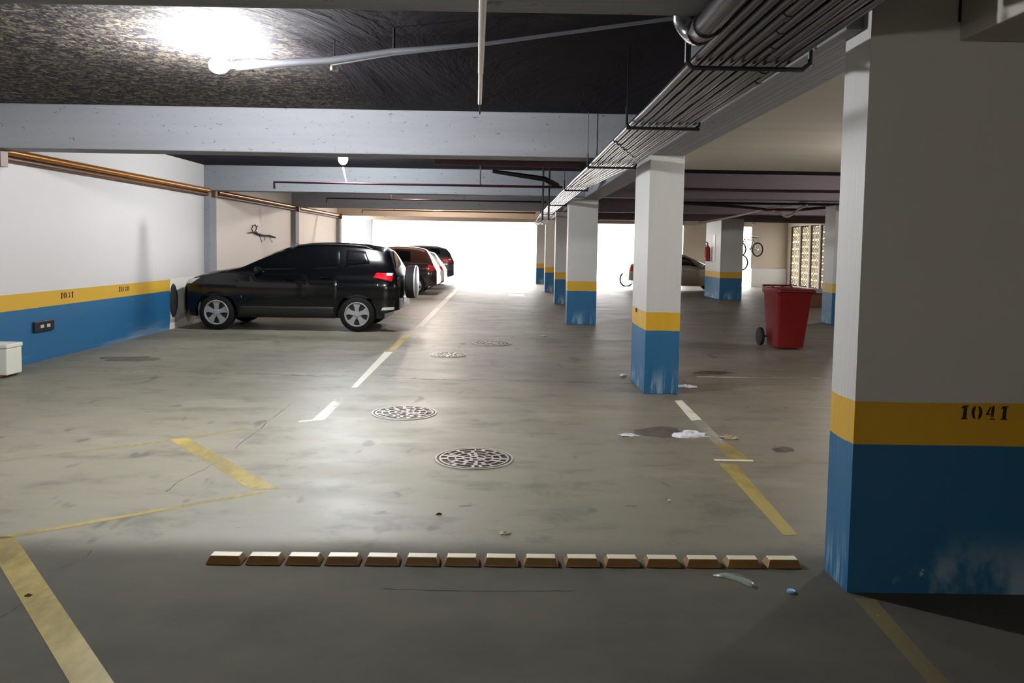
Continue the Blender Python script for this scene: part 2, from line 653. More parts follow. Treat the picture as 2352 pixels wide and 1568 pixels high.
LBX0, LBX1 = 1.55, 1.92
hbeam(3.22, 3.55, XL, LBX0, 'beam', 'grey plastered beam along the top edge of the photo', 2.66)
hbeam(8.95, 9.35, XL, LBX0, 'beam', 'broad pale grey beam between the two hanging bulbs')
hbeam(15.6, 15.95, XL, LBX0, 'beam', 'pale grey beam over the black car with a pipe running before it')
hbeam(21.9, 22.25, XL, LBX0, 'beam', 'narrow grey beam, first beyond the one over the black car')
hbeam(27.75, 28.1, XL, LBX0, 'beambounce', 'beam tinted peach with bounce light, last one before the bright opening')
hbeam(34.15, 34.5, XL, 7.9, 'beambounce', 'lintel beam over the wide bright opening', 2.72)
hbeam(15.6, 15.95, LBX1, XR, 'purple', 'dusky beam nearest beyond the beige soffit on the right')
hbeam(21.9, 22.25, LBX1, XR, 'purple', 'middle dusky beam in the right aisle')
hbeam(27.75, 28.1, LBX1, XR, 'purple', 'farthest dusky beam in the right aisle')
struct(box('ceiling_beam', (LBX0, 3.6, ZB - .02), (LBX1, 34.15, ZC), 'beam', bevel=.01), 'long grey beam running away above the pillar row', 'beam')
struct(box('soffit_slab', (LBX1 + .015, 3.79, ZB - .005), (XR, 10.0, ZC - .005), 'soffit', bevel=.008), 'beige lowered soffit between the long beam and the near pillar', 'soffit', )


struct(box('soffit_slab', (2.03, -4.9, 2.565), (XR, gp(1945, 1360).y - .001, ZC - .005), 'soffit', bevel=.008), 'grey lowered soffit meeting the top of the large near pillar', 'soffit')


# pillars
def digits(txt, h, flip=None):
    """stencil numerals as flat polygons in (u, v); returns list of polys"""
    out = []
    x = 0
    for ch in txt:
        if ch == '1':
            out.append([(x + .16, 0), (x + .52, 0), (x + .52, .07), (x + .16, .07)])
            out.append([(x + .24, .07), (x + .44, .07), (x + .48, 1), (x + .30, 1)])
            out.append([(x + .14, .78), (x + .27, .84), (x + .28, 1), (x + .22, .94)])
            out.append([(x + .44, .93), (x + .56, .93), (x + .56, 1), (x + .46, 1)])
            x += .70
        elif ch == '0':
            L, Rr = [], []
            for k in range(9):
                a = R(100 + 160 * k / 8)
                L.append((x + .32 + .27 * math.cos(a), .5 + .5 * math.sin(a)))
                Rr.append((x + .40 - .27 * math.cos(a), .5 + .5 * math.sin(a)))
            L += [(x + .27, .08), (x + .21, .5), (x + .27, .92)]
            Rr += [(x + .45, .08), (x + .51, .5), (x + .45, .92)]
            out += [L, Rr]
            x += .82
        elif ch == '4':
            out.append([(x + .36, .2), (x + .52, .2), (x + .56, 1), (x + .46, 1), (x + .40, .84)])
            out.append([(x + .06, .34), (x + .30, .34), (x + .30, .46), (x + .2, .46), (x + .34, .84), (x + .32, .96)])
            out.append([(x + .32, 0), (x + .6, 0), (x + .6, .08), (x + .32, .08)])
            x += .80
        elif ch == '3':
            out.append([(x + .1, .78), (x + .3, .92), (x + .5, .86), (x + .56, .72), (x + .4, .53), (x + .38, .6), (x + .38, .8), (x + .25, .82)])
            out.append([(x + .1, .2), (x + .3, .06), (x + .5, .12), (x + .58, .28), (x + .4, .48), (x + .38, .4), (x + .38, .2), (x + .25, .18)])
            x += .70
    return [[(u * h, v * h) for (u, v) in p] for p in out], x * h


def number(txt, h, org, udir, parent, nrm, name='stencil_number', squash=1.0):
    polys, w = digits(txt, h)
    mb = MB()
    o = Vector(org) - (parent.location if parent else Vector((0, 0, 0)))
    u, n = Vector(udir), Vector(nrm)
    for p in polys:
        mb.prism(p, lambda q: o + u * q[0] * squash + Vector((0, 0, q[1])) + n * .001, lambda q: o + u * q[0] * squash + Vector((0, 0, q[1])) + n * .003)
    return mb.build(name, 'stencil', parent)


def pillar(x0, x1, y0, y1, label, ztop=ZB, mat='pillar', bevel=.008):
    return struct(box('pillar', (x0, y0, 0), (x1, y1, ztop), mat, bevel=bevel), label, 'pillar')


g1, g1b = gp(1945, 1360), gp(1895, 1306)
X1, Y1 = g1.x, g1.y
mb = MB()
mb.box((X1, Y1, 0), (3.6, Y1 + .26, ZB))
mb.box((X1, Y1, ZB), (2.02, Y1 + .26, ZC))
P1 = struct(mb.build('pillar', 'pillar', origin=(X1 + .5, Y1, 0)), 'large near pillar with blue base and yellow band stencilled 1041', 'pillar')
p = at(2201, 962, Y1 - .002)
number('1041', .064, p, (1, 0, 0), P1, (0, -1, 0), squash=1.25)
# upright neck of the near pillar beside the long beam
P2 = pillar(1.54, 1.92, 8.42, 9.35, 'slim white pillar standing alone left of the red bin, blue base', ZB - .02)
number('1011', .05, (1.54, 9.1, .86), (0, -1, 0), P2, (-1, 0, 0), squash=.9)
P3 = pillar(1.27, 1.89, 16.1, 16.5, 'white pillar behind the slim one, second along the row', ZB - .02)
P4 = pillar(1.37, 1.89, 21.9, 22.4, 'third pillar along the row, half hidden by the second', ZB - .02)
P5 = pillar(1.37, 1.89, 27.8, 28.3, 'fourth pillar along the row towards the bright opening', ZB - .02)
P6 = pillar(1.28, 1.85, 33.8, 34.3, 'last pillar of the row, washed out against the bright opening', ZB - .02)
PR1 = pillar(7.23, 7.8, 16.95, 17.5, 'narrow strip of pillar showing beside the near pillar, right of the red bin')
PR2 = pillar(6.98, 7.72, 25.1, 27.0, 'broad pillar in the right aisle carrying the fire extinguisher')
# piers on the left wall
for y, lab in ((15.6, 'grey wall pier rising behind the black car bonnet'), (21.9, 'grey wall pier above the black car roof, behind its antenna'),
               (27.6, 'pale wall pier just before the bright opening on the left'), (33.4, 'last pale pier standing inside the bright opening')):
    struct(box('wall_pier', (XL, y, 0), (XL + .24 if y > 30 else XL + .12, y + .36, ZB if y < 30 else 2.72), 'beam', bevel=.01), lab, 'pier')
number('1031', .085, (XL + .001, 10.56, .79), (0, 1, 0), None, (1, 0, 0), name='trim_2', squash=1.4)['kind'] = 'structure'
number('1030', .085, (XL + .001, 12.15, .79), (0, 1, 0), None, (1, 0, 0), name='trim_3', squash=1.4)['kind'] = 'structure'


# ------------------------------------------------------------------ pipes on the left wall
for i, (ya, yb, lab) in enumerate(((9.2, 15.7, 'ochre pipe on the left wall, longest and nearest run'), (16.1, 21.95, 'ochre pipe on the left wall, second run above the branch'),
                                   (22.4, 27.6, 'ochre pipe on the left wall, last run near the bright opening'))):
    t = empty('wall_pipe', (XL, ya, 2.55), 0, lab, 'pipe', 'ochre pipes along the left wall')
    mb = MB()
    mb.tube([(.1, 0, .1), (.1, yb - ya, .1)], .045, 14)
    mb.build('upper_pipe', 'brass', t, smooth=True)
    mb = MB()
    mb.tube([(.07, 0, .02), (.07, yb - ya, .02)], .032, 12)
    mb.build('lower_pipe', 'brassdark', t, smooth=True)
    b = box('bracket', (0, yb - ya, -.03), (.2, yb - ya + .12, .15), 'brassdark', t, bevel=.005)
    if i == 0:
        box('bracket', (0, -.12, -.1), (.2, .02, .17), 'brassdark', t, bevel=.005)

# ------------------------------------------------------------------ the rack of conduits beside the long beam
ZR = 2.53
HY = [3.97, 5.95, 8.85, 12.4, 16.8, 21.2]
RX0, RX1 = .93, 1.46
names9 = ['outermost', 'second', 'third', 'fourth', 'middle', 'sixth', 'seventh', 'eighth', 'innermost']
for i in range(9):
    x = RX0 + .02 + (RX1 - RX0 - .07) * i / 8
    r = [.023, .024, .020, .026, .026, .020, .026, .026, .023][i]
    xf = RX0 + .0 + .30 * i / 8
    pts = []
    rad = []
    y = -3.0
    while y < 20.8:
        sag = .006 * math.sin(y * 1.3 + i * 1.7) + .004 * math.sin(y * 3.1 + i)
        q = max(0, min(1, (y - 8.85) / 3.4))
        rr_ = r if q < .5 else r * .75
        pts.append((x + (xf - x) * q, y, ZR + .016 + r + abs(sag)))
        rad.append(r + (.016 - r) * q)
        y += .7
    pts += [(xf, 21.4, ZR + .035), (xf - .02, 22.2, ZR - .01), (xf - .06, 22.9, ZR - .1), (xf - .1, 23.3, ZR - .22)]
    rad += [.016] * 4
    mb = MB()
    mb.tube(pts, rad, 10)
    for yy in (2.4 + .25 * i, 6.9 + .18 * i):
        mb.tube([(x, yy, ZR + .018 + r), (x, yy + .07, ZR + .018 + r)], r + .003, 10)
    o = mb.build('conduit', 'pipe', smooth=True, origin=(x, 8, ZR))
    side = 'counted from the outer edge of the rack' if 0 < i < 8 else 'of the rack'
    tag(o, 'glossy dark conduit under the ceiling, %s %s' % (names9[i], ('one, ' + side) if i not in (0, 8) else ('one of the rack, farthest from the long beam' if i == 0 else 'one of the rack, next to the long beam')), 'conduit', 'conduits on the ceiling rack')
for i, y in enumerate(HY):
    hook = i == 0
    mb = MB()
    x1 = 1.53 if hook else (RX1 if y < 9 else RX0 + .35)
    mb.tube([(RX0 - .03, y, ZR + .16), (RX0 - .03, y, ZR + .03), (RX0, y, ZR), (x1 - .04, y, ZR), (x1, y, ZR + .03), (x1, y, ZR + .12)], .013 if hook else .011, 8)
    mb.tube([(RX0 - .03, y, ZR + .15), (RX0 - .03, y, ZC)], .005, 6)
    if not hook:
        mb.box((RX0 - .03, y - .012, ZR - .012), (x1, y + .012, ZR + .012))
    o = mb.build('conduit_hanger', 'steel', smooth=True, origin=(RX0, y, ZR))
    tag(o, ['black U-shaped hanger bar holding the conduits nearest the camera', 'flat black hanger bar under the conduits, before the slim pillar', 'dark hanger bar under the conduits at the slim pillar top',
            'thin hanger bar under the bright conduits past the slim pillar', 'small hanger bar near the far bend of the conduits', 'farthest hanger bar where the conduits bend down'][i], 'hanger', 'hanger bars of the conduit rack')

# big dark drain pipe with elbow
t = empty('drain_pipe', (.86, 3.6, 2.592), 0, 'thick glossy dark drain pipe ending in an elbow near the conduits', 'pipe')
MB().tube([(0, -7, .0), (0, -1, .0), (.0, -.03, 0)], .052, 18).build('barrel', 'pipe', t, smooth=True)
el = []
for k in range(7):
    a = R(90) * k / 6
    el.append((-.05 * (1 - math.cos(a)), .08 * math.sin(a) - .05, .08 * (1 - math.cos(a))))
el.append((-.05, .03, ZC - 2.6))
MB().tube(el, .059, 18).build('elbow', 'pipe', t, smooth=True)
MB().tube([(0, -.17, 0), (0, -.13, 0)], .061, 18).build('collar', 'pipe', t, smooth=True)
o = MB().box((1.2, 3.95, 2.80), (1.5, 5.2, ZC)).build('junction_box', 'greypipe', origin=(1.35, 4.5, 2.86), bevel=.02)
tag(o, 'pale grey box under the ceiling behind the thick drain pipe', 'junction box')

# white longitudinal conduit near the middle of the top edge
a, b = at(1111, -60, 2.75), at(1102, 238, 5.35)
t = empty('hanging_conduit', a, 0, 'white conduit running away under the ceiling near the top middle', 'pipe')
MB().tube([(0, 0, 0), tuple((b - a) * .62)], .0155, 12).build('tube', 'whitepipe', t, smooth=True)
MB().tube([tuple((b - a) * .615), tuple((b - a) * .995)], .0135, 12).build('tube', 'whitepipe', t, smooth=True)
e = at(1102, 262, 5.35) - a
MB().tube([tuple((b - a) * .98), tuple(e)], .005, 6).build('cable_end', 'black', t)
MB().tube([tuple((b - a) * .99), tuple((b - a) * .99 + Vector((0, 0, .55)))], .003, 6).build('hanger_wire', 'steel', t)

# lamp 1: bulb on the end of a grey conduit under the ceiling
L1 = at(506, 150, 6.15)
t = empty('ceiling_lamp', (L1.x, L1.y, L1.z), 0, 'glaring bulb under the rough ceiling at upper left, largest light', 'lamp')
MB().lathe([(.0, -.085), (.035, -.078), (.058, -.05), (.066, -.01), (.058, .03), (.035, .06), (.02, .07)], axis='X', n=12).build('bulb', 'bulb', t, smooth=True)
MB().tube([(.065, 0, 0), (.13, 0, 0)], .024, 12).build('socket', 'whitepipe', t, smooth=True)
a = L1 + Vector((.13, 0, 0))
b = at(1120, 100, 5.2)
c = at(1600, 34, 4.5)
t2 = empty('lamp_conduit', a, 0, 'grey conduit leading from the glaring bulb across the black ceiling', 'pipe')
a2 = at(905, 118, 5.6)
MB().tube([(0, 0, 0), tuple(at(760, 139, 5.9) - a), tuple(a2 - a)], [.036, .03, .024], 12).build('tube', 'greypipe', t2, smooth=True)
MB().tube([tuple(a2 - a), tuple(b - a), tuple(c - a)], [.024, .014, .010], 12).build('tube', 'greypipe', t2, smooth=True)
MB().tube([tuple(at(760, 150, 5.84) - a), tuple(at(905, 126, 5.54) - a), tuple(at(1120, 102, 5.16) - a), tuple(at(1596, 38, 4.48) - a)], .006, 8).build('cable', 'greypipe', t2, smooth=True)
MB().tube([tuple(a2 - a), tuple(a2 - a + Vector((0, 0, ZC - a2.z)))], .008, 8).build('hanger_rod', 'steel', t2)
for k in (0.12, ):
    MB().tube([(k, -.0, -.04), (k + .015, 0, -.04)], .008, 8).build('clip', 'steel', t2)
p = at(768, 157, 5.95)
mb = MB().lathe([(0, -.02), (.03, -.018), (.034, 0), (.03, .015), (0, .02)], n=14)
o = mb.build('ceiling_sensor', 'whitepipe', loc=p, smooth=True)
MB().tube([(0, 0, .015), (0, 0, ZC - p.z)], .004, 6).build('stem', 'steel', o)
tag(o, 'small white knob hanging below the lamp conduit', 'sensor')

# sprinkler branches
for i, (p0, p1, Y, hang, lab) in enumerate((
        ((630, 418), (1292, 430), 13.0, (1103, ), 'dark red pipe crossing before the beam over the black car'),
        ((751, 455), (1255, 464), 19.0, (898, 1065), 'thin dark pipe crossing below the beam, second into the depth'),
        ((832, 482), (1230, 489), 25.0, (905,), 'thin dark pipe crossing before the peach beam, third into the depth'),
        ((885, 492), (1225, 498), 31.0, (), 'faint thin pipe crossing just above the bright opening'))):
    A, B = at(*p0, Y), at(*p1, Y)
    t = empty('sprinkler_pipe', A, 0, lab, 'pipe', 'crossing pipes under the left ceiling')
    d = B - A
    MB().tube([(0, 0, -.11), (0, 0, 0), tuple(d)], [.02, .022, .022], 8).build('pipe_run', 'maroon' if i < 2 else 'brassdark', t, smooth=True)
    for h in hang:
        q = at(h, p0[1] + 8, Y) - A
        q.z = d.z * q.x / d.x
        MB().tube([tuple(q), (q.x, q.y, ZC - A.z)], .012, 6).build('hanger_rod', 'steel', t)
# lamp 2 stands on the first of them
q = at(796, 421, 13.0)
L2 = at(788, 366, 13.0)
t = empty('ceiling_lamp', q, 0, 'small glaring bulb standing on the dark red crossing pipe', 'lamp')
d = L2 - q
MB().tube([(0, 0, .0), (d.x, 0, d.z - .13)], .012, 8).build('stem', 'whitepipe', t, smooth=True)
MB().lathe([(.0, -.09), (.03, -.085), (.062, -.055), (.08, -.01), (.076, .03), (.05, .065), (0, .08)], c=(d.x, 0, d.z), n=12).build('bulb', 'bulb2', t, smooth=True)

# bigger diagonal drain pipe in the third bay
t = empty('drain_pipe', at(1130, 393, 12.6), 0, 'dark slanting drain pipe dropping towards the far end of the conduits', 'pipe')
A = at(1130, 393, 12.6)
pp = [at(1130, 393, 12.6), at(1190, 402, 12.8), at(1250, 411, 13.0), at(1272, 422, 13.2), at(1280, 426, 13.3)]
MB().tube([tuple(p - A) for p in pp], [.03, .04, .045, .045, .045], 10).build('pipe_run', 'steel', t, smooth=True)
for px in (1248, 1262):
    p = at(px, 400, 13.9)
    o = MB().tube([(0, 0, 0), (0, 0, ZC - 2.1)], .018, 8).build('drop_pipe', 'steel', loc=(p.x, 13.9, 2.1), smooth=True)
    tag(o, 'thin upright dark pipe beside the far conduits, %s of two' % ('left' if px == 1248 else 'right'), 'pipe', 'upright pipes by the conduits')
t = empty('drain_pipe', at(1000, 368, 9.9), 0, 'dark purple pipe just behind the broad pale beam', 'pipe')
A = at(1000, 368, 9.9)
B = at(1335, 376, 9.9)
MB().tube([(0, 0, 0), tuple(B - A)], .06, 12).build('pipe_run', 'maroon', t, smooth=True)

# right aisle pipes
for (pts, Y, r, mt, lab) in (
        ([(1560, 434), (1750, 438), (1930, 440)], 13.2, .025, 'maroon', 'upper dark pipe crossing the right aisle under the first dusky beam'),
        ([(1560, 465), (1700, 467), (1930, 470)], 18.5, .03, 'steel', 'middle dark pipe crossing the right aisle'),
        ([(1560, 466), (1690, 474), (1760, 481), (1830, 482), (1925, 474)], 19.0, .035, 'maroon', 'sagging dark red hose crossing the right aisle'),
        ([(1560, 500), (1650, 497), (1700, 500), (1780, 503), (1823, 504), (1825, 512)], 30.5, .035, 'brassdark', 'thin brown pipe above the hanging bicycles'),
        ([(1740, 494), (1850, 492), (1925, 490)], 27.0, .03, 'steel', 'short dark pipe above the lattice windows')):
    P = [at(a, b, Y) for a, b in pts]
    A = P[0]
    o = MB().tube([tuple(p) for p in P], r, 8).build('ceiling_pipe', mt, smooth=True, origin=tuple(A))
    tag(o, lab, 'pipe', 'pipes of the right aisle')
for pts, Y, lab in (
        ([(1556, 516), (1600, 513), (1640, 506), (1690, 496), (1728, 487), (1745, 484)], 20.0, 'white cable passing before the extinguisher pillar top'),
        ([(1745, 482), (1790, 474), (1820, 470), (1850, 464), (1890, 459), (1930, 455)], 19.0, 'white cable rising towards the near pillar'),
        ([(1775, 485), (1790, 488), (1800, 495), (1810, 497), (1820, 492), (1835, 480), (1855, 471)], 17.9, 'white cable drooping in a loop above the lattice windows'),
        ([(1870, 462), (1890, 467), (1910, 467), (1930, 462)], 19.2, 'short white cable slack beside the near pillar'),
        ([(1758, 490), (1752, 500), (1738, 508), (1728, 516)], 30.0, 'white cord dangling above the hanging bicycles')):
    P = [at(a, b, Y) for a, b in pts]
    # smooth
    Q = []
    for i in range(len(P) - 1):
        p0, p1, p2, p3 = P[max(0, i - 1)], P[i], P[i + 1], P[min(len(P) - 1, i + 2)]
        for k in range(5):
            s_ = k / 5
            Q.append(.5 * ((2 * p1) + (p2 - p0) * s_ + (2 * p0 - 5 * p1 + 4 * p2 - p3) * s_ ** 2 + (3 * p1 - p0 - 3 * p2 + p3) * s_ ** 3))
    Q.append(P[-1])
    o = MB().tube([tuple(q) for q in Q], .028 if Y < 25 else .035, 8).build('hanging_cable', 'whitepipe', smooth=True, origin=tuple(P[0]))
    tag(o, lab, 'cable', 'white cables under the right ceiling')
# small camera hanging before the rear wall
p = at(1606, 512, 31)
o = MB().box((-.07, -.1, -.05), (.07, .1, .05)).box((-.015, -.015, .05), (.015, .015, ZC - p.z)).build('security_camera', 'black', loc=p)
tag(o, 'small black camera under the ceiling above the silver car', 'camera')


# ------------------------------------------------------------------ cars
def interp(pts, x):
    if x <= pts[0][0]: return pts[0][1]
    for i in range(len(pts) - 1):
        x0, y0 = pts[i]
        x1, y1 = pts[i + 1]
        if x <= x1:
            # monotone-ish smooth: catmull slopes
            def sl(j):
                if j <= 0: return (pts[1][1] - pts[0][1]) / (pts[1][0] - pts[0][0])
                if j >= len(pts) - 1: return (pts[-1][1] - pts[-2][1]) / (pts[-1][0] - pts[-2][0])
                a = (pts[j][1] - pts[j - 1][1]) / (pts[j][0] - pts[j - 1][0])
                b = (pts[j + 1][1] - pts[j][1]) / (pts[j + 1][0] - pts[j][0])
                return 0 if a * b <= 0 else 2 * a * b / (a + b)
            h = x1 - x0
            u = (x - x0) / h
            m0, m1 = sl(i) * h, sl(i + 1) * h
            return (2 * u ** 3 - 3 * u ** 2 + 1) * y0 + (u ** 3 - 2 * u ** 2 + u) * m0 + (-2 * u ** 3 + 3 * u ** 2) * y1 + (u ** 3 - u ** 2) * m1
    return pts[-1][1]


class Car:
    def __init__(s, sp, loc, rz, label, group=None, flip=False):
        s.sp = sp
        s.W = sp['w'] / 2
        s.t = empty(sp.get('name', 'car'), loc, rz, label, 'car', group)
        s.paint = sp['paint']
        s.body()
        s.glass()
        s.wheels()
        s.details()

    def w(s, x):
        L = s.sp['L']
        x0, x1 = s.sp['top'][0][0], L
        a = .38
        k = 1.0
        u = (x - x0) / a
        if u < 1:
            k = min(k, .78 + .22 * math.sqrt(max(0, 1 - (1 - max(u, 0)) ** 2)))
        v = (x1 - x) / .3
        if v < 1:
            k = min(k, .84 + .16 * math.sqrt(max(0, 1 - (1 - max(v, 0)) ** 2)))
        mid = 1 - .02 * abs((x - L * .55) / (L * .5)) ** 2
        return s.W * k * mid

    def zt(s, x): return interp(s.sp['top'], x)

    def zbelt(s, x):
        return min(interp(s.sp['belt'], x), s.zt(x) - .05)

    def zedge(s, x):
        b, t = s.zbelt(x), s.zt(x)
        g = max(0, min(1, (t - b) / .45))
        return t - .05 + .0 * g - .03 * g

    def zb(s, x):
        z = interp(s.sp['bottom'], x)
        r = s.sp['wr'] + .06
        for cx in s.sp['wx']:
            if abs(x - cx) < r:
                z = max(z, s.sp['wr'] + math.sqrt(r * r - (x - cx) ** 2))
        return z

    def hw(s, x, z):
        """half width of the outer skin at this height"""
        b = s.zbelt(x)
        W = s.w(x)
        if z <= b:
            k = (z - .60) / .42
            y = W * (1 - .055 * k * k)
            if z < .34:
                y -= .03 * (.34 - z) / .14
            # slight shoulder crease
            y += .012 * math.exp(-((z - .86) / .06) ** 2)
            return y
        yb = s.hw(x, b)
        e = s.zedge(x)
        T = min(1, (z - b) / max(1e-4, e - b))
        ye = yb - .02 - .42 * (e - b)
        return yb + (ye - yb) * (T ** 1.15)

    def roof(s, x, y):
        e = s.zedge(x)
        ye = s.hw(x, e)
        return e + (s.zt(x) - e) * (1 - abs(y / ye) ** 2.4)

    def body(s):
        sp = s.sp
        x0, L = sp['top'][0][0], sp['L']
        xs = set()
        n = sp.get('n', 90)
        for i in range(n + 1):
            xs.add(round(x0 + (L - x0) * i / n, 4))
        r = sp['wr'] + .06
        for cx in sp['wx']:
            for k in range(25):
                xs.add(round(cx - r * math.cos(PI * k / 24), 4))
            xs.add(round(cx - r - .002, 4)); xs.add(round(cx + r + .002, 4))
        for k in range(9):
            xs.add(round(x0 + .12 * (k / 8) ** 2, 4))
            xs.add(round(L - .12 * (k / 8) ** 2, 4))
        xs = sorted(xs)
        ns, ng, nr = 14, 5, 6
        rows = []
        for x in xs:
            zb, b, e = s.zb(x), s.zbelt(x), s.zedge(x)
            zb = min(zb, b - .02)
            sec = [(x, s.hw(x, zb) - .10, zb + .0)]
            for i in range(ns + 1):
                z = zb + (b - zb) * i / ns
                sec.append((x, s.hw(x, z), z))
            for i in range(1, ng + 1):
                z = b + (e - b) * i / ng
                sec.append((x, s.hw(x, z), z))
            ye = s.hw(x, e)
            for i in range(1, nr + 1):
                y = ye * (1 - i / nr)
                sec.append((x, y, s.roof(x, y)))
            full = sec + [(p[0], -p[1], p[2]) for p in reversed(sec[:-1])]
            rows.append(full)
        mb = MB()
        m = len(rows[0])
        vs = [p for row in rows for p in row]
        fs = []
        for i in range(len(rows) - 1):
            for j in range(m - 1):
                fs.append((i * m + j, (i + 1) * m + j, (i + 1) * m + j + 1, i * m + j + 1))
        fs.append(tuple(range(m)))
        fs.append(tuple(reversed(range((len(rows) - 1) * m, len(rows) * m))))
        mb.add(vs, fs)
        mb.build('body', s.paint, s.t, smooth=True)
        # underside and wheel housings
        mb = MB()
        zl = interp(sp['bottom'], L / 2)
        mb.box((x0 + .25, -s.W * .66, zl - .02), (L - .3, s.W * .66, .55))
        a, b_ = sp['wx']
        mb.box((a + r + .02, -s.W * .93, zl - .005), (b_ - r - .02, s.W * .93, zl + .12))
        mb.box((x0 + .3, -s.W * .9, .62), (L - .3, s.W * .9, .78))
        mb.build('underbody', 'black', s.t)

    def patch(s, name, c, mat, off=.006, side=-1, nu=14, nv=8, parent=None, clampz=None, label=None):
        """c = corners (x,z): bl, br, tr, tl on the side skin"""
        mb = MB()
        vs = []
        for j in range(nv + 1):
            v = j / nv
            for i in range(nu + 1):
                u = i / nu
                x = (c[0][0] * (1 - u) + c[1][0] * u) * (1 - v) + (c[3][0] * (1 - u) + c[2][0] * u) * v
                z = (c[0][1] * (1 - u) + c[1][1] * u) * (1 - v) + (c[3][1] * (1 - u) + c[2][1] * u) * v
                if clampz:
                    zm = s.zedge(x) - clampz
                    zb_ = c[0][1] * (1 - u) + c[1][1] * u
                    if zm < c[3][1] * (1 - u) + c[2][1] * u:
                        z = zb_ + (max(zm, zb_ + .003) - zb_) * v
                edge = i in (0, nu) or j in (0, nv)
                vs.append((x, side * (s.hw(x, z) + (off if not edge else off * .0 - .004)), z))
        fs = [(j * (nu + 1) + i, j * (nu + 1) + i + 1, (j + 1) * (nu + 1) + i + 1, (j + 1) * (nu + 1) + i) for j in range(nv) for i in range(nu)]
        mb.add(vs, fs)
        o = mb.build(name, mat, parent or s.t, smooth=True)
        if label: o['label'] = label
        return o

    def toppatch(s, name, xa, xb, frac, mat, off=.006, n=12):
        mb = MB()
        vs = []
        m = 14
        for i in range(n + 1):
            x = xa + (xb - xa) * i / n
            ye = s.hw(x, s.zedge(x)) * frac
            for j in range(m + 1):
                y = -ye + 2 * ye * j / m
                edge = i in (0, n) or j in (0, m)
                vs.append((x, y, s.roof(x, y) + (off if not edge else -.004)))
        fs = [(i * (m + 1) + j, i * (m + 1) + j + 1, (i + 1) * (m + 1) + j + 1, (i + 1) * (m + 1) + j) for i in range(n) for j in range(m)]
        mb.add(vs, fs)
        return mb.build(name, mat, s.t, smooth=True)

    def glass(s):
        sp = s.sp
        for c in sp['windows']:
            for side in (-1, 1):
                s.patch('side_window', c, 'glass', side=side, clampz=.035)
        s.toppatch('windshield', sp['ws'][0], sp['ws'][1], .9, 'glass')
        s.toppatch('rear_window', sp['rw'][0], sp['rw'][1], .86, 'glass')
        for (xa, xb, zb, zt) in sp['doors']:
            for side in (-1, 1):
                d = s.patch('door', [(xa, zb), (xb, zb), (xb, zt), (xa, zt)], s.paint, off=.005, side=side)
                hx, hz = xb - .22, zt - .10
                y = side * (s.hw(hx, hz) + .02)
                MB().tube([(hx - .1, y - side * .02, hz), (hx - .08, y + side * .01, hz), (hx + .08, y + side * .01, hz), (hx + .1, y - side * .02, hz)], .012, 8).build('door_handle', sp.get('handle', s.paint), d, smooth=True)

    def wheels(s):
        sp = s.sp
        wr = sp['wr']
        first = None
        for cx in sp['wx']:
            for side in (-1, 1):
                yc = side * (s.W - .125)
                if first is None or side != first[1]:
                    t = MB()
                    h = .105
                    t.lathe([(wr * .70, -h), (wr * .9, -h), (wr * .98, -h * .8), (wr, -h * .4), (wr, h * .4), (wr * .98, h * .8), (wr * .9, h), (wr * .70, h)], axis='Y', n=40)
                    o = t.build('wheel', 'tyre', s.t, smooth=True)
                    c = MB()
                    o2 = side * h * .75
                    rr = wr * .675
                    c.lathe([(0, o2 - side * .05), (rr, o2 - side * .05)], axis='Y', n=32)
                    c.build('rim_shadow', 'black', o)
                    c = MB()
                    c.lathe([(rr * .9, o2), (rr * .97, o2 + side * .035), (rr * 1.04, o2 + side * .03), (rr * 1.04, o2 - side * .05)], axis='Y', n=36)
                    c.lathe([(0, o2 + side * .03), (rr * .2, o2 + side * .028), (rr * .27, o2 + side * .01), (rr * .27, o2 - side * .04)], axis='Y', n=20)
                    for k in range(5):
                        a = 2 * PI * k / 5 + PI / 2
                        for (r0, r1, w0, w1, ya, yb) in ((rr * .2, rr * .62, .036, .042, .018, .022), (rr * .6, rr * .97, .042, .082, .022, .018)):
                            vs = []
                            for (r_, w_, y_) in ((r0, w0, ya), (r1, w1, yb)):
                                for sg in (-1, 1):
                                    px = r_ * math.cos(a) - sg * w_ * math.sin(a)
                                    pz = r_ * math.sin(a) + sg * w_ * math.cos(a)
                                    vs.append((px, o2 + side * y_, pz))
                                    vs.append((px, o2 - side * .03, pz))
                            c.add(vs, [(0, 2, 6, 4), (1, 5, 7, 3), (0, 4, 5, 1), (2, 3, 7, 6), (0, 1, 3, 2), (4, 6, 7, 5)])
                    c.build('wheel_cover', sp.get('rim', 'rim'), o, smooth=False)
                    first = (o, side)
                    o.location = (cx, yc, wr)
                else:
                    pass
                if first[0].location.x != cx or abs(first[0].location.y - yc) > 1e-4:
                    o = copy_tree(first[0], s.t)
                    o.location = (cx, yc, wr)

    def details(s):
        sp = s.sp
        for side in (-1, 1):
            h = sp.get('head')
            if h: s.patch('headlight', h, 'clearlens', off=.012, side=side)
            h = sp.get('tail')
            if h:
                o = s.patch('taillight', h, 'redlens', off=.014, side=side)
                if sp.get('tailclear'):
                    s.patch('reversing_lens', sp['tailclear'], 'clearlens', off=.020, side=side, parent=o)
            m = sp['mirror']
            y = side * (s.hw(m[0], m[1]) + .10)
            mb = MB()
            mb.lathe([(0, -.075), (.05, -.065), (.075, -.02), (.075, .03), (.06, .06), (0, .065)], c=(m[0], y, m[1]), axis='Y', n=14)
            mb.tube([(m[0], y - side * .04, m[1] - .02), (m[0] - .02, y - side * .14, m[1] - .05)], .02, 8)
            o = mb.build('side_mirror', s.paint, s.t, smooth=True)
        L = sp['L']
        x0 = sp['top'][0][0]
        # bumpers, grille and plates
        wf = s.w(x0 + .02)
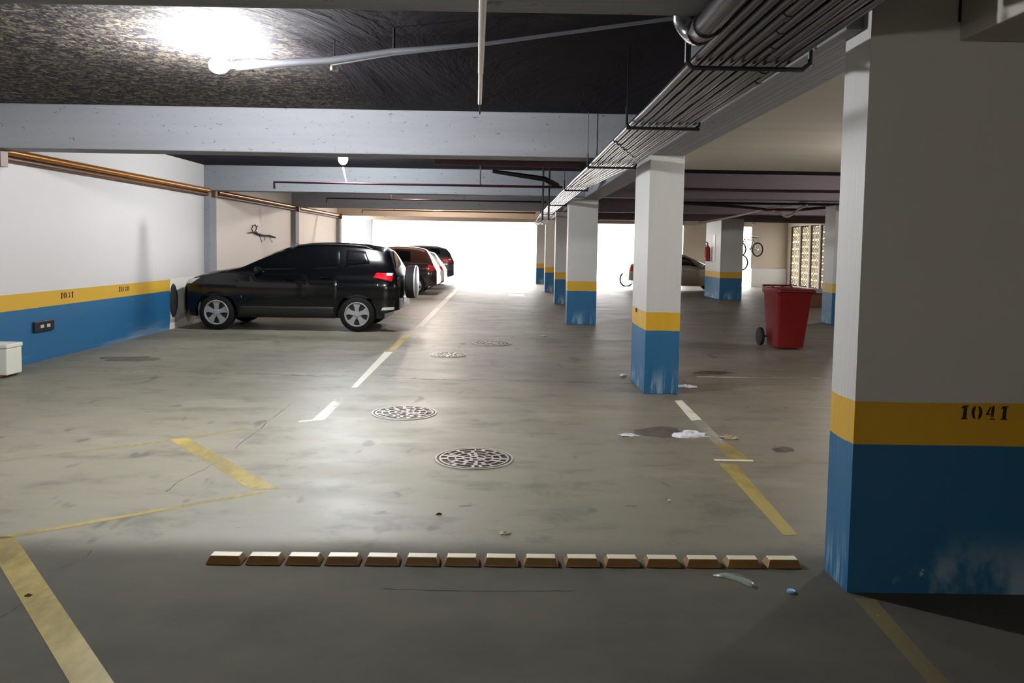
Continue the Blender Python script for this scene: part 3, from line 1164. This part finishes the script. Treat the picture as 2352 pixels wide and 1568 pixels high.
        MB().box((x0 - .015, -wf * .8, .58), (x0 + .03, wf * .8, .72)).build('grille', 'black', s.t, bevel=.01)
        o = MB().box((L - .02, -.2, sp.get('pz', .62)), (L + .012, .2, sp.get('pz', .62) + .12)).build('licence_plate', 'clearlens', s.t, bevel=.004)
        if sp.get('cladding'):
            a, b = sp['wx']
            r = sp['wr'] + .06
            for side in (-1, 1):
                s.patch('sill_cladding', [(a + r + .02, .285), (b - r - .02, .285), (b - r - .02, .46), (a + r + .02, .46)], 'black', off=.012, side=side, nu=20)
        if sp.get('spare'):
            c = Vector((L + .13, 0.0, .90))
            mb = MB()
            h, wr = .1, sp['wr'] * .98
            mb.lathe([(0, -h), (wr * .9, -h), (wr * .98, -h * .8), (wr, -h * .4), (wr, h * .4), (wr * .98, h * .8), (wr * .9, h), (0, h)], c=c, axis='X', n=40)
            o = mb.build('spare_wheel', 'tyre', s.t, smooth=True)
            mb = MB()
            mb.lathe([(wr * 1.005, h * .7), (wr * 1.01, h * .95), (wr * .93, h * 1.12), (0, h * 1.16)], c=c, axis='X', n=40)
            mb.build('spare_wheel_cover', 'rim', o, smooth=True)
        if sp.get('rails'):
            xa, xb = sp['rails']
            for side in (-1, 1):
                pts = []
                for k in range(13):
                    x = xa + (xb - xa) * k / 12
                    e = s.zedge(x)
                    y = s.hw(x, e) - .03
                    pts.append((x, side * y, s.roof(x, y) + (.0 if k in (0, 12) else .035)))
                MB().tube(pts, .014, 8).build('roof_rail', 'black', s.t, smooth=True)
        if sp.get('antenna'):
            x, z = sp['antenna']
            MB().tube([(x, 0, s.zt(x)), (x - .18, 0, s.zt(x) + .05 * 1.9)][::-1], [.003, .006], 6).build('antenna', 'black', s.t)


suv = dict(name='compact_suv', w=1.76, L=3.98, paint='carblack', n=110, wr=.325, wx=(.645, 3.215),
           top=[(0, .80), (.05, .91), (.14, .975), (.34, 1.05), (.62, 1.11), (1.02, 1.19), (1.3, 1.32), (1.6, 1.46), (1.88, 1.56), (2.23, 1.625), (2.6, 1.64), (3.05, 1.63), (3.5, 1.58), (3.68, 1.53), (3.76, 1.44), (3.84, 1.30), (3.92, 1.14), (3.98, 1.02)],
           belt=[(0, .74), (.14, .90), (.34, .98), (1.0, 1.08), (1.4, 1.09), (2.2, 1.11), (3.0, 1.16), (3.5, 1.21), (3.98, 1.2)],
           bottom=[(0, .44), (.08, .30), (.2, .25), (.6, .24), (3.4, .27), (3.7, .34), (3.98, .42)],
           windows=[[(1.36, 1.11), (2.17, 1.13), (2.17, 1.60), (1.60, 1.60)], [(2.33, 1.135), (2.90, 1.165), (2.86, 1.60), (2.33, 1.60)], [(2.98, 1.175), (3.46, 1.25), (3.34, 1.5), (2.97, 1.56)]],
           doors=[(1.22, 2.24, .5, 1.06), (2.27, 2.86, .5, 1.10)],
           ws=(1.06, 1.92), rw=(3.70, 3.9), head=[(.05, .84), (.18, .84), (.36, .965), (.12, .93)],
           tail=[(3.50, 1.00), (3.86, .93), (3.88, 1.09), (3.56, 1.10)], tailclear=[(3.74, 1.04), (3.86, 1.04), (3.87, 1.095), (3.74, 1.095)],
           mirror=(1.42, 1.10), cladding=True, spare=True, rails=(1.95, 3.45), antenna=(1.95, 1.6), pz=.5)
SUVX = -5.96
c1 = Car(suv, (SUVX, 14.0 + .88, 0), 0, 'black compact SUV with spare wheel on its tailgate, nosed to the left wall')
c1.patch('rear_reflector', [(3.66, .40), (3.9, .42), (3.9, .47), (3.68, .46)], 'clearlens', off=.012)
MB().lathe([(0, 0), (.006, 0), (.012, .05), (0, .06)], n=6).build('badge', 'chrome', c1.t, loc=(1.12, -.905, .60))

hatch = dict(suv)
hatch.update(name='hatchback_car', paint='carbrown', L=3.95, spare=False, rails=None, antenna=None, w=1.70, n=70, cladding=False, wr=.30, wx=(.70, 3.15),
             top=[(0, .70), (.05, .80), (.3, .92), (.9, 1.02), (1.15, 1.12), (1.6, 1.34), (2.0, 1.50), (2.5, 1.54), (3.1, 1.52), (3.45, 1.46), (3.62, 1.3), (3.8, 1.05), (3.9, .9), (3.95, .8)],
             belt=[(0, .62), (.3, .84), (1.0, .92), (2.2, .95), (3.6, 1.0), (3.95, .95)],
             windows=[[(1.4, .97), (2.2, .98), (2.2, 1.5), (1.7, 1.5)], [(2.28, .98), (3.05, 1.0), (3.0, 1.5), (2.28, 1.5)]],
             doors=[(1.25, 2.24, .4, .92), (2.27, 3.0, .45, .94)], ws=(1.12, 1.95), rw=(3.48, 3.78),
             tail=[(3.62, .78), (3.88, .76), (3.86, .92), (3.7, .98)], tailclear=None, mirror=(1.45, 1.0), head=[(.05, .66), (.2, .66), (.38, .80), (.12, .78)])
small = dict(hatch)
small.update(paint='carwhite', L=3.7, w=1.6, wx=(.65, 3.0), name='hatchback_car')
small['top'] = [(x * 3.7 / 3.95, z * .93) for x, z in hatch['top']]
small['belt'] = [(x, z * .93) for x, z in hatch['belt']]
small['windows'] = [[(x * .94, z * .92) for x, z in c] for c in hatch['windows']]
small['rw'] = (3.26, 3.54); small['ws'] = (1.06, 1.82)
small['tail'] = [(3.36, .72), (3.64, .70), (3.62, .86), (3.42, .90)]
small['doors'] = [(1.2, 2.1, .4, .86), (2.13, 2.8, .45, .88)]
hatchA = dict(small)
hatchA.update(paint='carbrown')
for key in ('top', 'belt'):
    hatchA[key] = [(x, z * 1.10) for x, z in small[key]]
hatchA['windows'] = [[(x, z * 1.10) for x, z in c] for c in small['windows']]
hatchA['tail'] = [(x, z * 1.1) for x, z in small['tail']]
hatchA['w'] = 1.7
Car(hatchA, (-6.0, 25.0 + .86, 0), 0, 'brown hatchback parked directly behind the black SUV')
Car(small, (-6.0, 28.0 + .8, 0), 0, 'small pale car with red tail light peeking past the brown hatchback')
dk = dict(suv)
dk.update(paint='cardark', spare=False, antenna=None, n=70, L=3.98)
Car(dk, (-6.35 + .2, 31.2 + .9, 0), 0, 'dark grey SUV farthest back, washed out by the bright opening')
sed = dict(hatch)
sed.update(name='saloon_car', paint='carsilver', L=4.2, n=80, w=1.7, wx=(.78, 3.3),
           top=[(0, .70), (.05, .80), (.3, .90), (1.0, 1.0), (1.3, 1.12), (1.75, 1.34), (2.1, 1.46), (2.6, 1.52), (3.2, 1.48), (3.5, 1.36), (3.8, 1.16), (4.1, 1.04), (4.17, .9), (4.2, .7)],
           belt=[(0, .62), (.3, .84), (1.0, .92), (2.2, .95), (3.6, 1.0), (4.2, .9)],
           windows=[[(1.5, .97), (2.3, .98), (2.3, 1.5), (1.85, 1.5)], [(2.38, .98), (3.2, 1.0), (3.1, 1.5), (2.38, 1.5)]],
           rw=(3.4, 3.8), tail=[(3.95, .78), (4.16, .76), (4.16, .9), (3.98, .95)])
sd = Car(sed, (8.85, 29.2 + .85, 0), PI, 'silver beige saloon half hidden between the slim pillar and the extinguisher pillar')

# ------------------------------------------------------------------ kerb blocks
spans = [(480, 562), (567, 653), (657, 743), (749, 830), (842, 918), (933, 1010), (1023, 1100), (1114, 1190), (1205, 1281), (1297, 1377), (1389, 1468), (1480, 1562), (1571, 1655), (1660, 1750), (1752, 1842)]
mb = MB()
bw, bd, bh = .088, .046, .040
tw, td = .072, .026
vs = [(-bw, -bd, 0), (bw, -bd, 0), (bw, bd, 0), (-bw, bd, 0), (-bw, -bd, .006), (bw, -bd, .006), (bw, bd, .006), (-bw, bd, .006), (-tw, -td, bh), (tw, -td, bh), (tw, td, bh), (-tw, td, bh)]
mb.add(vs, [(0, 3, 2, 1), (0, 1, 5, 4), (1, 2, 6, 5), (2, 3, 7, 6), (3, 0, 4, 7), (4, 5, 9, 8), (5, 6, 10, 9), (6, 7, 11, 10), (7, 4, 8, 11), (8, 9, 10, 11)])
blk = mb.build('kerb_block', 'block', bevel=.003)
for i, (a, b) in enumerate(spans):
    o = blk if i == 0 else blk.copy()
    if i: COL.objects.link(o)
    y = 1297 + (1306 - 1297) * i / 14
    p = gp((a + b) / 2 - 8 + i * 1.0, y)
    o.location = (p.x, p.y + bd, 0)
    o.rotation_euler = (0, 0, random.uniform(-.015, .015))
    k = 15 - i
    if k == 1:
        lab = 'worn yellow ceramic kerb block, the one next to the large pillar'
    elif k == 15:
        lab = 'worn white-topped ceramic kerb block, farthest in the row from the large pillar'
    elif k == 8:
        lab = 'ceramic kerb block exactly in the middle of the row of fifteen'
    else:
        lab = 'ceramic kerb block in the floor row, %s counted from the large pillar' % ORD[k - 1]
    tag(o, lab, 'kerb block', 'row of ceramic kerb blocks')


# ------------------------------------------------------------------ manhole covers
def manhole(px, py, r, lab, seed):
    p = gp(px, py)
    random.seed(seed)
    t = empty('manhole_cover', (p.x, p.y, 0), 0, lab, 'manhole cover', 'round iron manhole covers')
    MB().lathe([(r * .955, .001), (r * .955, .007), (r, .007), (r * 1.01, .001)], n=48).build('ring', 'ironrib', t)
    plate = MB().lathe([(0, .003), (r * .95, .003), (r * .95, .001)], n=48).build('plate', 'iron', t)
    mb = MB()
    for (r0, r1) in ((.85, .90), (.66, .70), (.46, .50), (.27, .31), (.08, .14)):
        mb.lathe([(r * r0, .003), (r * r0, .008), (r * r1, .008), (r * r1, .003)], n=40)
    for (ra, rb, n) in ((.70, .85, 15), (.50, .66, 12), (.31, .46, 9), (.14, .27, 6)):
        for k in range(n):
            a = 2 * PI * (k + random.uniform(-.3, .3)) / n
            m = Matrix.Rotation(a, 4, 'Z')
            w_ = random.uniform(.006, .02)
            mb.box((r * ra, -w_, .003), (r * rb, w_, .008), mat=m)
    mb.build('raised_pattern', 'ironrib', plate)


manhole(1089, 1053, .295, 'round iron manhole cover nearest to the kerb blocks', 1)
manhole(929, 948, .31, 'round iron manhole cover left of the nearest one, beside the white bay line', 2)
manhole(1030, 815, .27, 'round iron manhole cover third from the kerb blocks', 3)
manhole(1130, 788, .33, 'round iron manhole cover farthest from the kerb blocks', 4)


# ------------------------------------------------------------------ litter
def crumple(px, py, rx, ry, h, mat, name, lab, cat, seed, n=14):
    random.seed(seed)
    p = gp(px, py)
    mb = MB()
    vs, fs = [], []
    m = 7
    for i in range(m + 1):
        for k in range(n):
            a = 2 * PI * k / n
            q = i / m
            rr = (1 + random.uniform(-.28, .28)) * q
            z = h * (1 - q ** 2) * random.uniform(.35, 1.0) + (.001 if i == m else .003)
            vs.append((rx * rr * math.cos(a), ry * rr * math.sin(a), z if i < m else .001))
    for i in range(m):
        for k in range(n):
            k2 = (k + 1) % n
            fs.append((i * n + k, (i + 1) * n + k, (i + 1) * n + k2, i * n + k2))
    fs.append(tuple(m * n + k for k in range(n)))
    mb.add(vs, fs)
    return tag(mb.build(name, mat, loc=(p.x, p.y, 0)), lab, cat)


crumple(1586, 1000, .15, .10, .05, 'paper', 'crumpled_paper', 'largest crumpled white paper, lying on the right bay line', 'paper', 1)
crumple(1444, 1000, .09, .05, .02, 'paper', 'paper_scrap', 'pale scrap left of the large crumpled paper', 'paper', 2)
crumple(1676, 1006, .08, .06, .03, 'leafm', 'paper_scrap', 'brownish scrap just right of the large crumpled paper', 'litter', 3)
crumple(1572, 888, .14, .06, .03, 'paper', 'paper_scrap', 'white scrap at the foot of the slim pillar', 'paper', 4)
crumple(1432, 862, .05, .05, .02, 'paper', 'paper_scrap', 'tiny white scrap left of the slim pillar base', 'paper', 5)
crumple(1160, 1225, .03, .03, .012, 'leafm', 'paper_scrap', 'small beige scrap just beyond the middle kerb blocks', 'litter', 6)
crumple(1008, 1181, .018, .01, .008, 'crack', 'dark_pebble', 'small dark pebble between the nearest manhole cover and the kerb blocks', 'pebble', 7)
crumple(66, 1368, .016, .012, .01, 'wood', 'dry_leaf', 'small brown leaf on the thick yellow line at lower left', 'leaf', 8)
crumple(1537, 1150, .012, .012, .012, 'paper', 'paper_scrap', 'tiny bluish-white speck of paper left of the yellow bay line', 'paper', 9)
crumple(1250, 771, .07, .05, .02, 'leafm', 'paper_scrap', 'dark strip of litter left of the white pillars', 'litter', 10)
# bottle cap
p = gp(1817, 1360)
o = MB().lathe([(0, .012), (.016, .012), (.019, .010), (.019, .001)], n=20).build('bottle_cap', 'bluecap', loc=(p.x, p.y, 0), smooth=True)
tag(o, 'light blue bottle cap on the floor left of the large pillar base', 'bottle cap')
# strip of clear plastic film
P = [gp(*q, .006) for q in ((1638, 1318), (1665, 1318), (1695, 1324), (1722, 1336), (1738, 1346))]
mb = MB()
vs, fs = [], []
for i, q in enumerate(P):
    w = [.012, .03, .04, .04, .02][i]
    z = [.002, .010, .005, .012, .002][i]
    vs += [(q.x + w * .4, q.y + w, .002), (q.x, q.y, z + .003), (q.x - w * .4, q.y - w, .002)]
for i in range(len(P) - 1):
    a = i * 3
    fs += [(a, a + 1, a + 4, a + 3), (a + 1, a + 2, a + 5, a + 4)]
mb.add(vs, fs)
o = mb.build('plastic_film', 'film', origin=(P[2].x, P[2].y, 0), smooth=True)
sm = o.modifiers.new('thick', 'SOLIDIFY')
sm.thickness = .001
tag(o, 'curled strip of clear plastic just in front of the kerb blocks', 'plastic strip')

# ------------------------------------------------------------------ cooler box on the far left
p = gp(17, 869)
t = empty('foam_cooler', (p.x - .2, p.y + .15, 0), R(0), 'off-white foam cooler box by the left wall at the photo edge', 'cooler box')
box('box_body', (-.2, -.14, .03), (.19, .14, .34), 'foam', t, bevel=.012)
box('box_lid', (-.21, -.15, .34), (.2, .15, .39), 'foam', t, bevel=.012)
o = box('wooden_board', (p.x - .42, p.y - .06, 0), (p.x - .08, p.y + .30, .03), 'wood', bevel=.004)
tag(o, 'brown board under the foam cooler box', 'board')

# plate on the left wall
p = atx(98, 748, XL)
t = empty('wall_plate', (XL, p.y, p.z), 0, 'small dark plate fixed low on the blue part of the left wall', 'plate')
box('plate', (0, -.22, -.07), (.03, .22, .07), 'black', t, bevel=.01)
for dy in (-.06, .08):
    MB().box((.03, dy - .035, -.02), (.034, dy + .035, .02)).build('marking', 'clearlens', t)
# dark raised oval at the end of the painted band
p = atx(398, 690, XL)
o = MB().lathe([(0, .05), (.10, .045), (.14, .02), (.15, 0)], axis='X', n=24)
o.v = [Vector((v.x, v.y * 1.0, v.z * 2.1)) for v in o.v]
o = o.build('wall_oval', 'tyre', loc=(XL, p.y, p.z), smooth=True)
tag(o, 'dark raised oval on the left wall before the black car nose', 'bumper pad')

# dead branch / wires on the left wall
def br(pts, X=XL + .04):
    return [atx(a, b, X) for a, b in pts]


A = atx(600, 538, XL)
t = empty('dry_branch', A, 0, 'bare dark twig sticking out of the left wall above the black car', 'branch')
mb = MB()
for pts, r in (([(570, 535), (584, 533), (594, 538), (606, 541), (618, 541), (632, 545)], [.01, .02, .028, .024, .026, .02]), ([(582, 534), (578, 526), (581, 518), (587, 516), (589, 524), (587, 530), (594, 538)], .012), ([(589, 521), (592, 519)], .01),
               ([(596, 540), (598, 548), (602, 556)], .009), ([(606, 541), (609, 546), (608, 552)], .008), ([(619, 543), (621, 550), (625, 553), (624, 557)], .008)):
    mb.tube([tuple(q - A) for q in br(pts)], r, 6)
mb.build('stem', 'steel', t)

# ------------------------------------------------------------------ wheeled bin
pb = gp(1817, 803)
t = empty('wheeled_bin', (pb.x - .01, pb.y + .27, 0), R(-88), 'red wheeled rubbish bin standing open in the right aisle', 'bin')
bx0, bx1, by = -.26, .26, .22     # base
tx0, tx1, ty = -.32, .42, .29     # top
zt = 1.0


def ringp(z, x0, x1, y, r=.05, n=4):
    pts = []
    for (cx, cy, a0) in ((x1 - r, y - r, 0), (x0 + r, y - r, 90), (x0 + r, -y + r, 180), (x1 - r, -y + r, 270)):
        for k in range(n + 1):
            a = R(a0 + 90 * k / n)
            pts.append((cx + r * math.cos(a), cy + r * math.sin(a), z))
    return pts


mb = MB()
rings = [ringp(.03, bx0, bx1, by), ringp(.08, bx0 - .005, bx1 + .005, by + .004), ringp(.9, tx0 + .01, tx1 - .03, ty - .01), ringp(.93, tx0 - .01, tx1, ty + .015), ringp(zt, tx0 - .01, tx1 + .015, ty + .02),
         ringp(zt, tx0 + .03, tx1 - .03, ty - .02), ringp(.08, bx0 + .03, bx1 - .03, by - .03)]
n = len(rings[0])
vs = [p for r_ in rings for p in r_]
fs = []
for i in range(len(rings) - 1):
    for k in range(n):
        k2 = (k + 1) % n
        fs.append((i * n + k, i * n + k2, (i + 1) * n + k2, (i + 1) * n + k))
fs.append(tuple(range(n)))
fs.append(tuple(reversed(range(6 * n, 7 * n))))
mb.add(vs, fs)
mb.build('bin_body', 'binred', t, smooth=True)
mb = MB()
mb.tube([(-.33, -.24, zt - .03), (-.44, -.24, zt + .02), (-.44, .24, zt + .02), (-.33, .24, zt - .03)], .018, 8)
for y in (-.08, .08):
    mb.tube([(-.33, y, zt - .03), (-.44, y, zt + .02)], .014, 8)
mb.build('handle', 'bindark', t, smooth=True)
MB().box((.41, -.3, zt - .05), (.47, .3, zt - .015)).build('front_lip', 'bindark', t, bevel=.01)
for sd_ in (-1, 1):
    o = MB().lathe([(0, -.03), (.12, -.03), (.15, -.025), (.155, 0), (.15, .025), (.12, .03), (0, .03)], axis='Y', n=28).build('wheel', 'tyre', t, smooth=True)
    o.location = (-.30, sd_ * .31, .155)
MB().tube([(-.30, -.30, .155), (-.30, .30, .155)], .014, 8).build('axle', 'steel', t)

# ------------------------------------------------------------------ extinguisher with sign
t = empty('fire_extinguisher', (6.98, 26.3, 1.24), 0, 'red fire extinguisher hung on the broad right-aisle pillar', 'fire extinguisher')
MB().lathe([(0, 0), (.085, .0), (.09, .03), (.09, .42), (.06, .5), (.025, .53), (.025, .58)], c=(-.11, 0, 0), n=18).build('cylinder', 'extred', t, smooth=True)
MB().tube([(-.11, 0, .57), (-.11, .02, .62), (-.18, .02, .66)], .02, 8).build('valve', 'black', t)
MB().tube([(-.11, 0, .58), (-.2, -.04, .52), (-.22, -.06, .3), (-.2, -.06, .12)], .012, 8).build('hose', 'black', t, smooth=True)
o = box('wall_sign', (6.97, 25.75, 1.25), (6.979, 26.05, 2.15), 'signw')
tag(o, 'white sign plate behind the fire extinguisher', 'sign')


# ------------------------------------------------------------------ bicycles
def bicycle(loc, rz, tilt, paint, lab, rw=.30, scale=1.0):
    t = empty('bicycle', loc, 0, lab, 'bicycle', 'bicycles hung by the rear wall')
    t.rotation_euler = (0, tilt, rz)
    t.scale = (scale,) * 3
    for x in (0, 1.0):
        mb = MB()
        ring = [(x + rw * math.cos(2 * PI * k / 32), 0, rw * math.sin(2 * PI * k / 32)) for k in range(33)]
        mb.tube(ring, .034, 8, caps=False)
        o = mb.build('wheel', 'tyre', t, smooth=True)
        mb = MB()
        for k in range(16):
            a = 2 * PI * k / 16
            mb.tube([(x, 0, 0), (x + rw * math.cos(a), 0, rw * math.sin(a))], .0025, 4)
        mb.tube([(x, -.04, 0), (x, .04, 0)], .03, 10)
        mb.build('spokes', 'chrome', o)
    mb = MB()
    bb = (.42, 0, -.03)
    st = (.30, 0, .42)
    hd = (.80, 0, .45)
    for a, b in ((bb, st), (bb, hd), (st, hd), ((0, .0, 0), bb), ((0, 0, 0), st)):
        mb.tube([a, b], .018, 8)
    mb.build('frame', paint, t, smooth=True)
    MB().tube([(1.0, 0, 0), (.86, 0, .30), (.79, 0, .52)], .017, 8).build('fork', paint, t, smooth=True)
    MB().tube([(.74, -.26, .56), (.80, -.12, .55), (.80, .12, .55), (.74, .26, .56)], .013, 8).build('handlebar', 'steel', t, smooth=True)
    MB().tube([(.30, 0, .42), (.27, 0, .54)], .013, 8).build('seat_post', 'steel', t)
    mb = MB().box((.13, -.07, .53), (.27, .07, .57)).box((.27, -.025, .535), (.39, .025, .565))
    mb.build('saddle', 'black', t, bevel=.015)
    mb = MB()
    mb.lathe([(.07, -.01), (.09, -.01), (.09, .01), (.07, .01), (.07, -.01)], c=bb, axis='Y', n=20)
    mb.tube([(.42, -.06, -.03), (.50, -.06, -.17)], .012, 6)
    mb.tube([(.42, .06, -.03), (.34, .06, .11)], .012, 6)
    mb.build('crankset', 'steel', t)
    MB().box((.47, -.13, -.19), (.54, -.05, -.16)).box((.3, .05, .10), (.37, .13, .13)).build('pedals', 'black', t)
    return t


p = at(1740, 573, 33.3)
bicycle((p.x, p.y, p.z), R(205), 0, 'carbrown', 'dark bicycle hanging highest on the pale rear wall', .30, .95)
MB_ = MB().tube([(p.x, p.y, p.z + .33), (p.x, p.y, 2.25), (p.x, YF, 2.3)], .012, 6)
o = MB_.build('bicycle_hook', 'steel', origin=(p.x, p.y, p.z))
tag(o, 'thin hook holding the highest bicycle', 'hook')
p = at(1703, 603, 32.6)
bicycle((p.x, p.y, p.z), R(200), 0, 'steel', 'thin bicycle hanging lower in the glare beside the extinguisher pillar', .33, .95)
o = MB().tube([(p.x, p.y, p.z + .36), (p.x, p.y, 2.6), (p.x, p.y, ZC)], .012, 6).build('bicycle_hook', 'steel', origin=(p.x, p.y, p.z))
tag(o, 'thin hook holding the lower bicycle', 'hook')
p = gp(1434, 655)
t3 = bicycle((p.x - .05, p.y - 1.0, .33), R(20), 0, 'carwhite', 'pale bicycle standing in the glare behind the slim pillar', .33)
t3['group'] = 'bicycles standing on the floor'
t3.rotation_euler = (R(6), 0, R(20))


# ------------------------------------------------------------------ lattice windows
def lattice(y0, y1, lab, k):
    w = y1 - y0
    x = XR + .08
    t = empty('lattice_window', (x, y0, .12), 0, lab, 'lattice window', 'tall lattice windows of the right wall')
    fr = MB()
    H = 2.6
    fr.box((-.03, 0, 0), (.05, .05, H)).box((-.03, w - .05, 0), (.05, w, H)).box((-.03, 0, 0), (.05, w, .05)).box((-.03, 0, H - .05), (.05, w, H))
    fr.build('frame', 'steel', t)
    mb = MB()
    nc = 3
    cw = (w - .1) / nc
    nr = int((H - .1) / cw)
    ch = (H - .1) / nr
    th = .022
    for i in range(nr):
        for j in range(nc):
            cy, cz = .05 + cw * (j + .5), .05 + ch * (i + .5)
            ring = [(0, cy + cw * .34 * math.cos(2 * PI * q / 12), cz + ch * .34 * math.sin(2 * PI * q / 12)) for q in range(13)]
            mb.tube(ring, .026, 5, caps=False)
            for sg in (-1, 1):
                e = (i + j) % 2
                mb.tube([(0, cy - cw * .5 * sg, cz - ch * .5), (0, cy + (cw * .12 if e else -cw * .12), cz), (0, cy + cw * .5 * sg, cz + ch * .5)], .026, 5)
    mb.build('lattice', 'lattice', t)
    return t


for k, (b_, a_) in enumerate(PAN):
    lattice(a_, b_, ['tall cement lattice window, deepest one beside the rear wall', 'tall cement lattice window, second from the rear wall', 'tall cement lattice window, third from the rear wall', 'tall cement lattice window, fourth and closest to the red bin'][k], k)

# low masonry planter behind the bin
p = gp(1868, 706)
t = empty('masonry_block', (p.x, p.y + .3, 0), 0, 'low block with a grey slab on top, behind the red bin', 'block')
box('block_base', (-.5, -.3, 0), (.42, .3, .42), 'wood', t, bevel=.02)
box('slab', (-.6, -.36, .42), (.55, .36, .52), 'greypipe', t, bevel=.01)

# ------------------------------------------------------------------ unseen fill bulbs, added to brighten the foreground and the bays
t = empty('ceiling_lamp', (-.8, -4.3, 2.3), 0, 'added fill bulb behind the viewer lighting the foreground', 'lamp')
MB().lathe([(.0, -.07), (.045, -.05), (.06, 0), (.045, .045), (.02, .07)], n=12).build('bulb', 'fillbulb3', t, smooth=True)
MB().tube([(0, 0, .06), (0, 0, ZC - 2.3)], .02, 8).build('socket', 'whitepipe', t)

for (x, y, z, k, lab) in ((4.6, 7.0, 2.25, 'fillbulb4', 'added fill bulb hanging in the right aisle behind the large pillar'), (7.5, 13.0, 2.9, 'fillbulb5', 'added fill bulb in the right aisle before the first dusky beam'),
                          (9.0, 19.3, 2.95, 'fillbulb5', 'added fill bulb in the right aisle behind the narrow pillar'), (-2.4, 18.9, 3.02, 'fillbulb5', 'added fill bulb hidden above the beam over the black car'),
                          (-2.4, 25.2, 3.02, 'fillbulb6', 'added fill bulb above the brown hatchback')):
    t = empty('ceiling_lamp', (x, y, z), 0, lab, 'lamp')  # unseen bulb added to brighten its part of the hall
    MB().lathe([(.0, -.07), (.045, -.05), (.06, 0), (.045, .045), (.02, .07)], n=12).build('bulb', k, t, smooth=True)
    MB().tube([(0, 0, .06), (0, 0, (ZC if abs(y - 7) > .1 else ZB + .01) - z)], .012, 8).build('socket', 'whitepipe', t)

# ------------------------------------------------------------------ daylight
W = bpy.data.worlds.new('overcast_sky')
S.world = W
W.use_nodes = True
bg = W.node_tree.nodes['Background']
bg.inputs[0].default_value = (1.0, .985, .97, 1)
bg.inputs[1].default_value = 9.0


def portal(loc, rot, sx, sy):
    l = bpy.data.lights.new('window_daylight', 'AREA')
    l.shape = 'RECTANGLE'
    l.size, l.size_y = sx, sy
    l.cycles.is_portal = True
    o = bpy.data.objects.new('window_daylight', l)
    o.location = loc
    o.rotation_euler = rot
    COL.objects.link(o)


portal((.9, YF + .22, 1.36), (R(-90), 0, 0), 14.1, 2.72)
portal((10.3, YF + .25, 1.35), (R(-90), 0, 0), 2.0, 2.7)
portal((XL - .22, 31.2, 1.35), (0, R(-90), 0), 2.7, 6.6)
portal((XR + .25, 31.5, 1.4), (0, R(90), 0), 2.7, 4.3)

S.cycles.use_denoising = True
S.cycles.use_adaptive_sampling = True
S.cycles.adaptive_threshold = 0.02
S.cycles.max_bounces = 8
S.cycles.diffuse_bounces = 3
S.cycles.glossy_bounces = 3
S.cycles.transparent_max_bounces = 8
S.cycles.caustics_reflective = False
S.cycles.caustics_refractive = False
S.cycles.sample_clamp_indirect = 6
S.view_settings.view_transform = 'Standard'
S.view_settings.look = 'None'
S.view_settings.gamma = 1
S.view_settings.exposure = 0.0
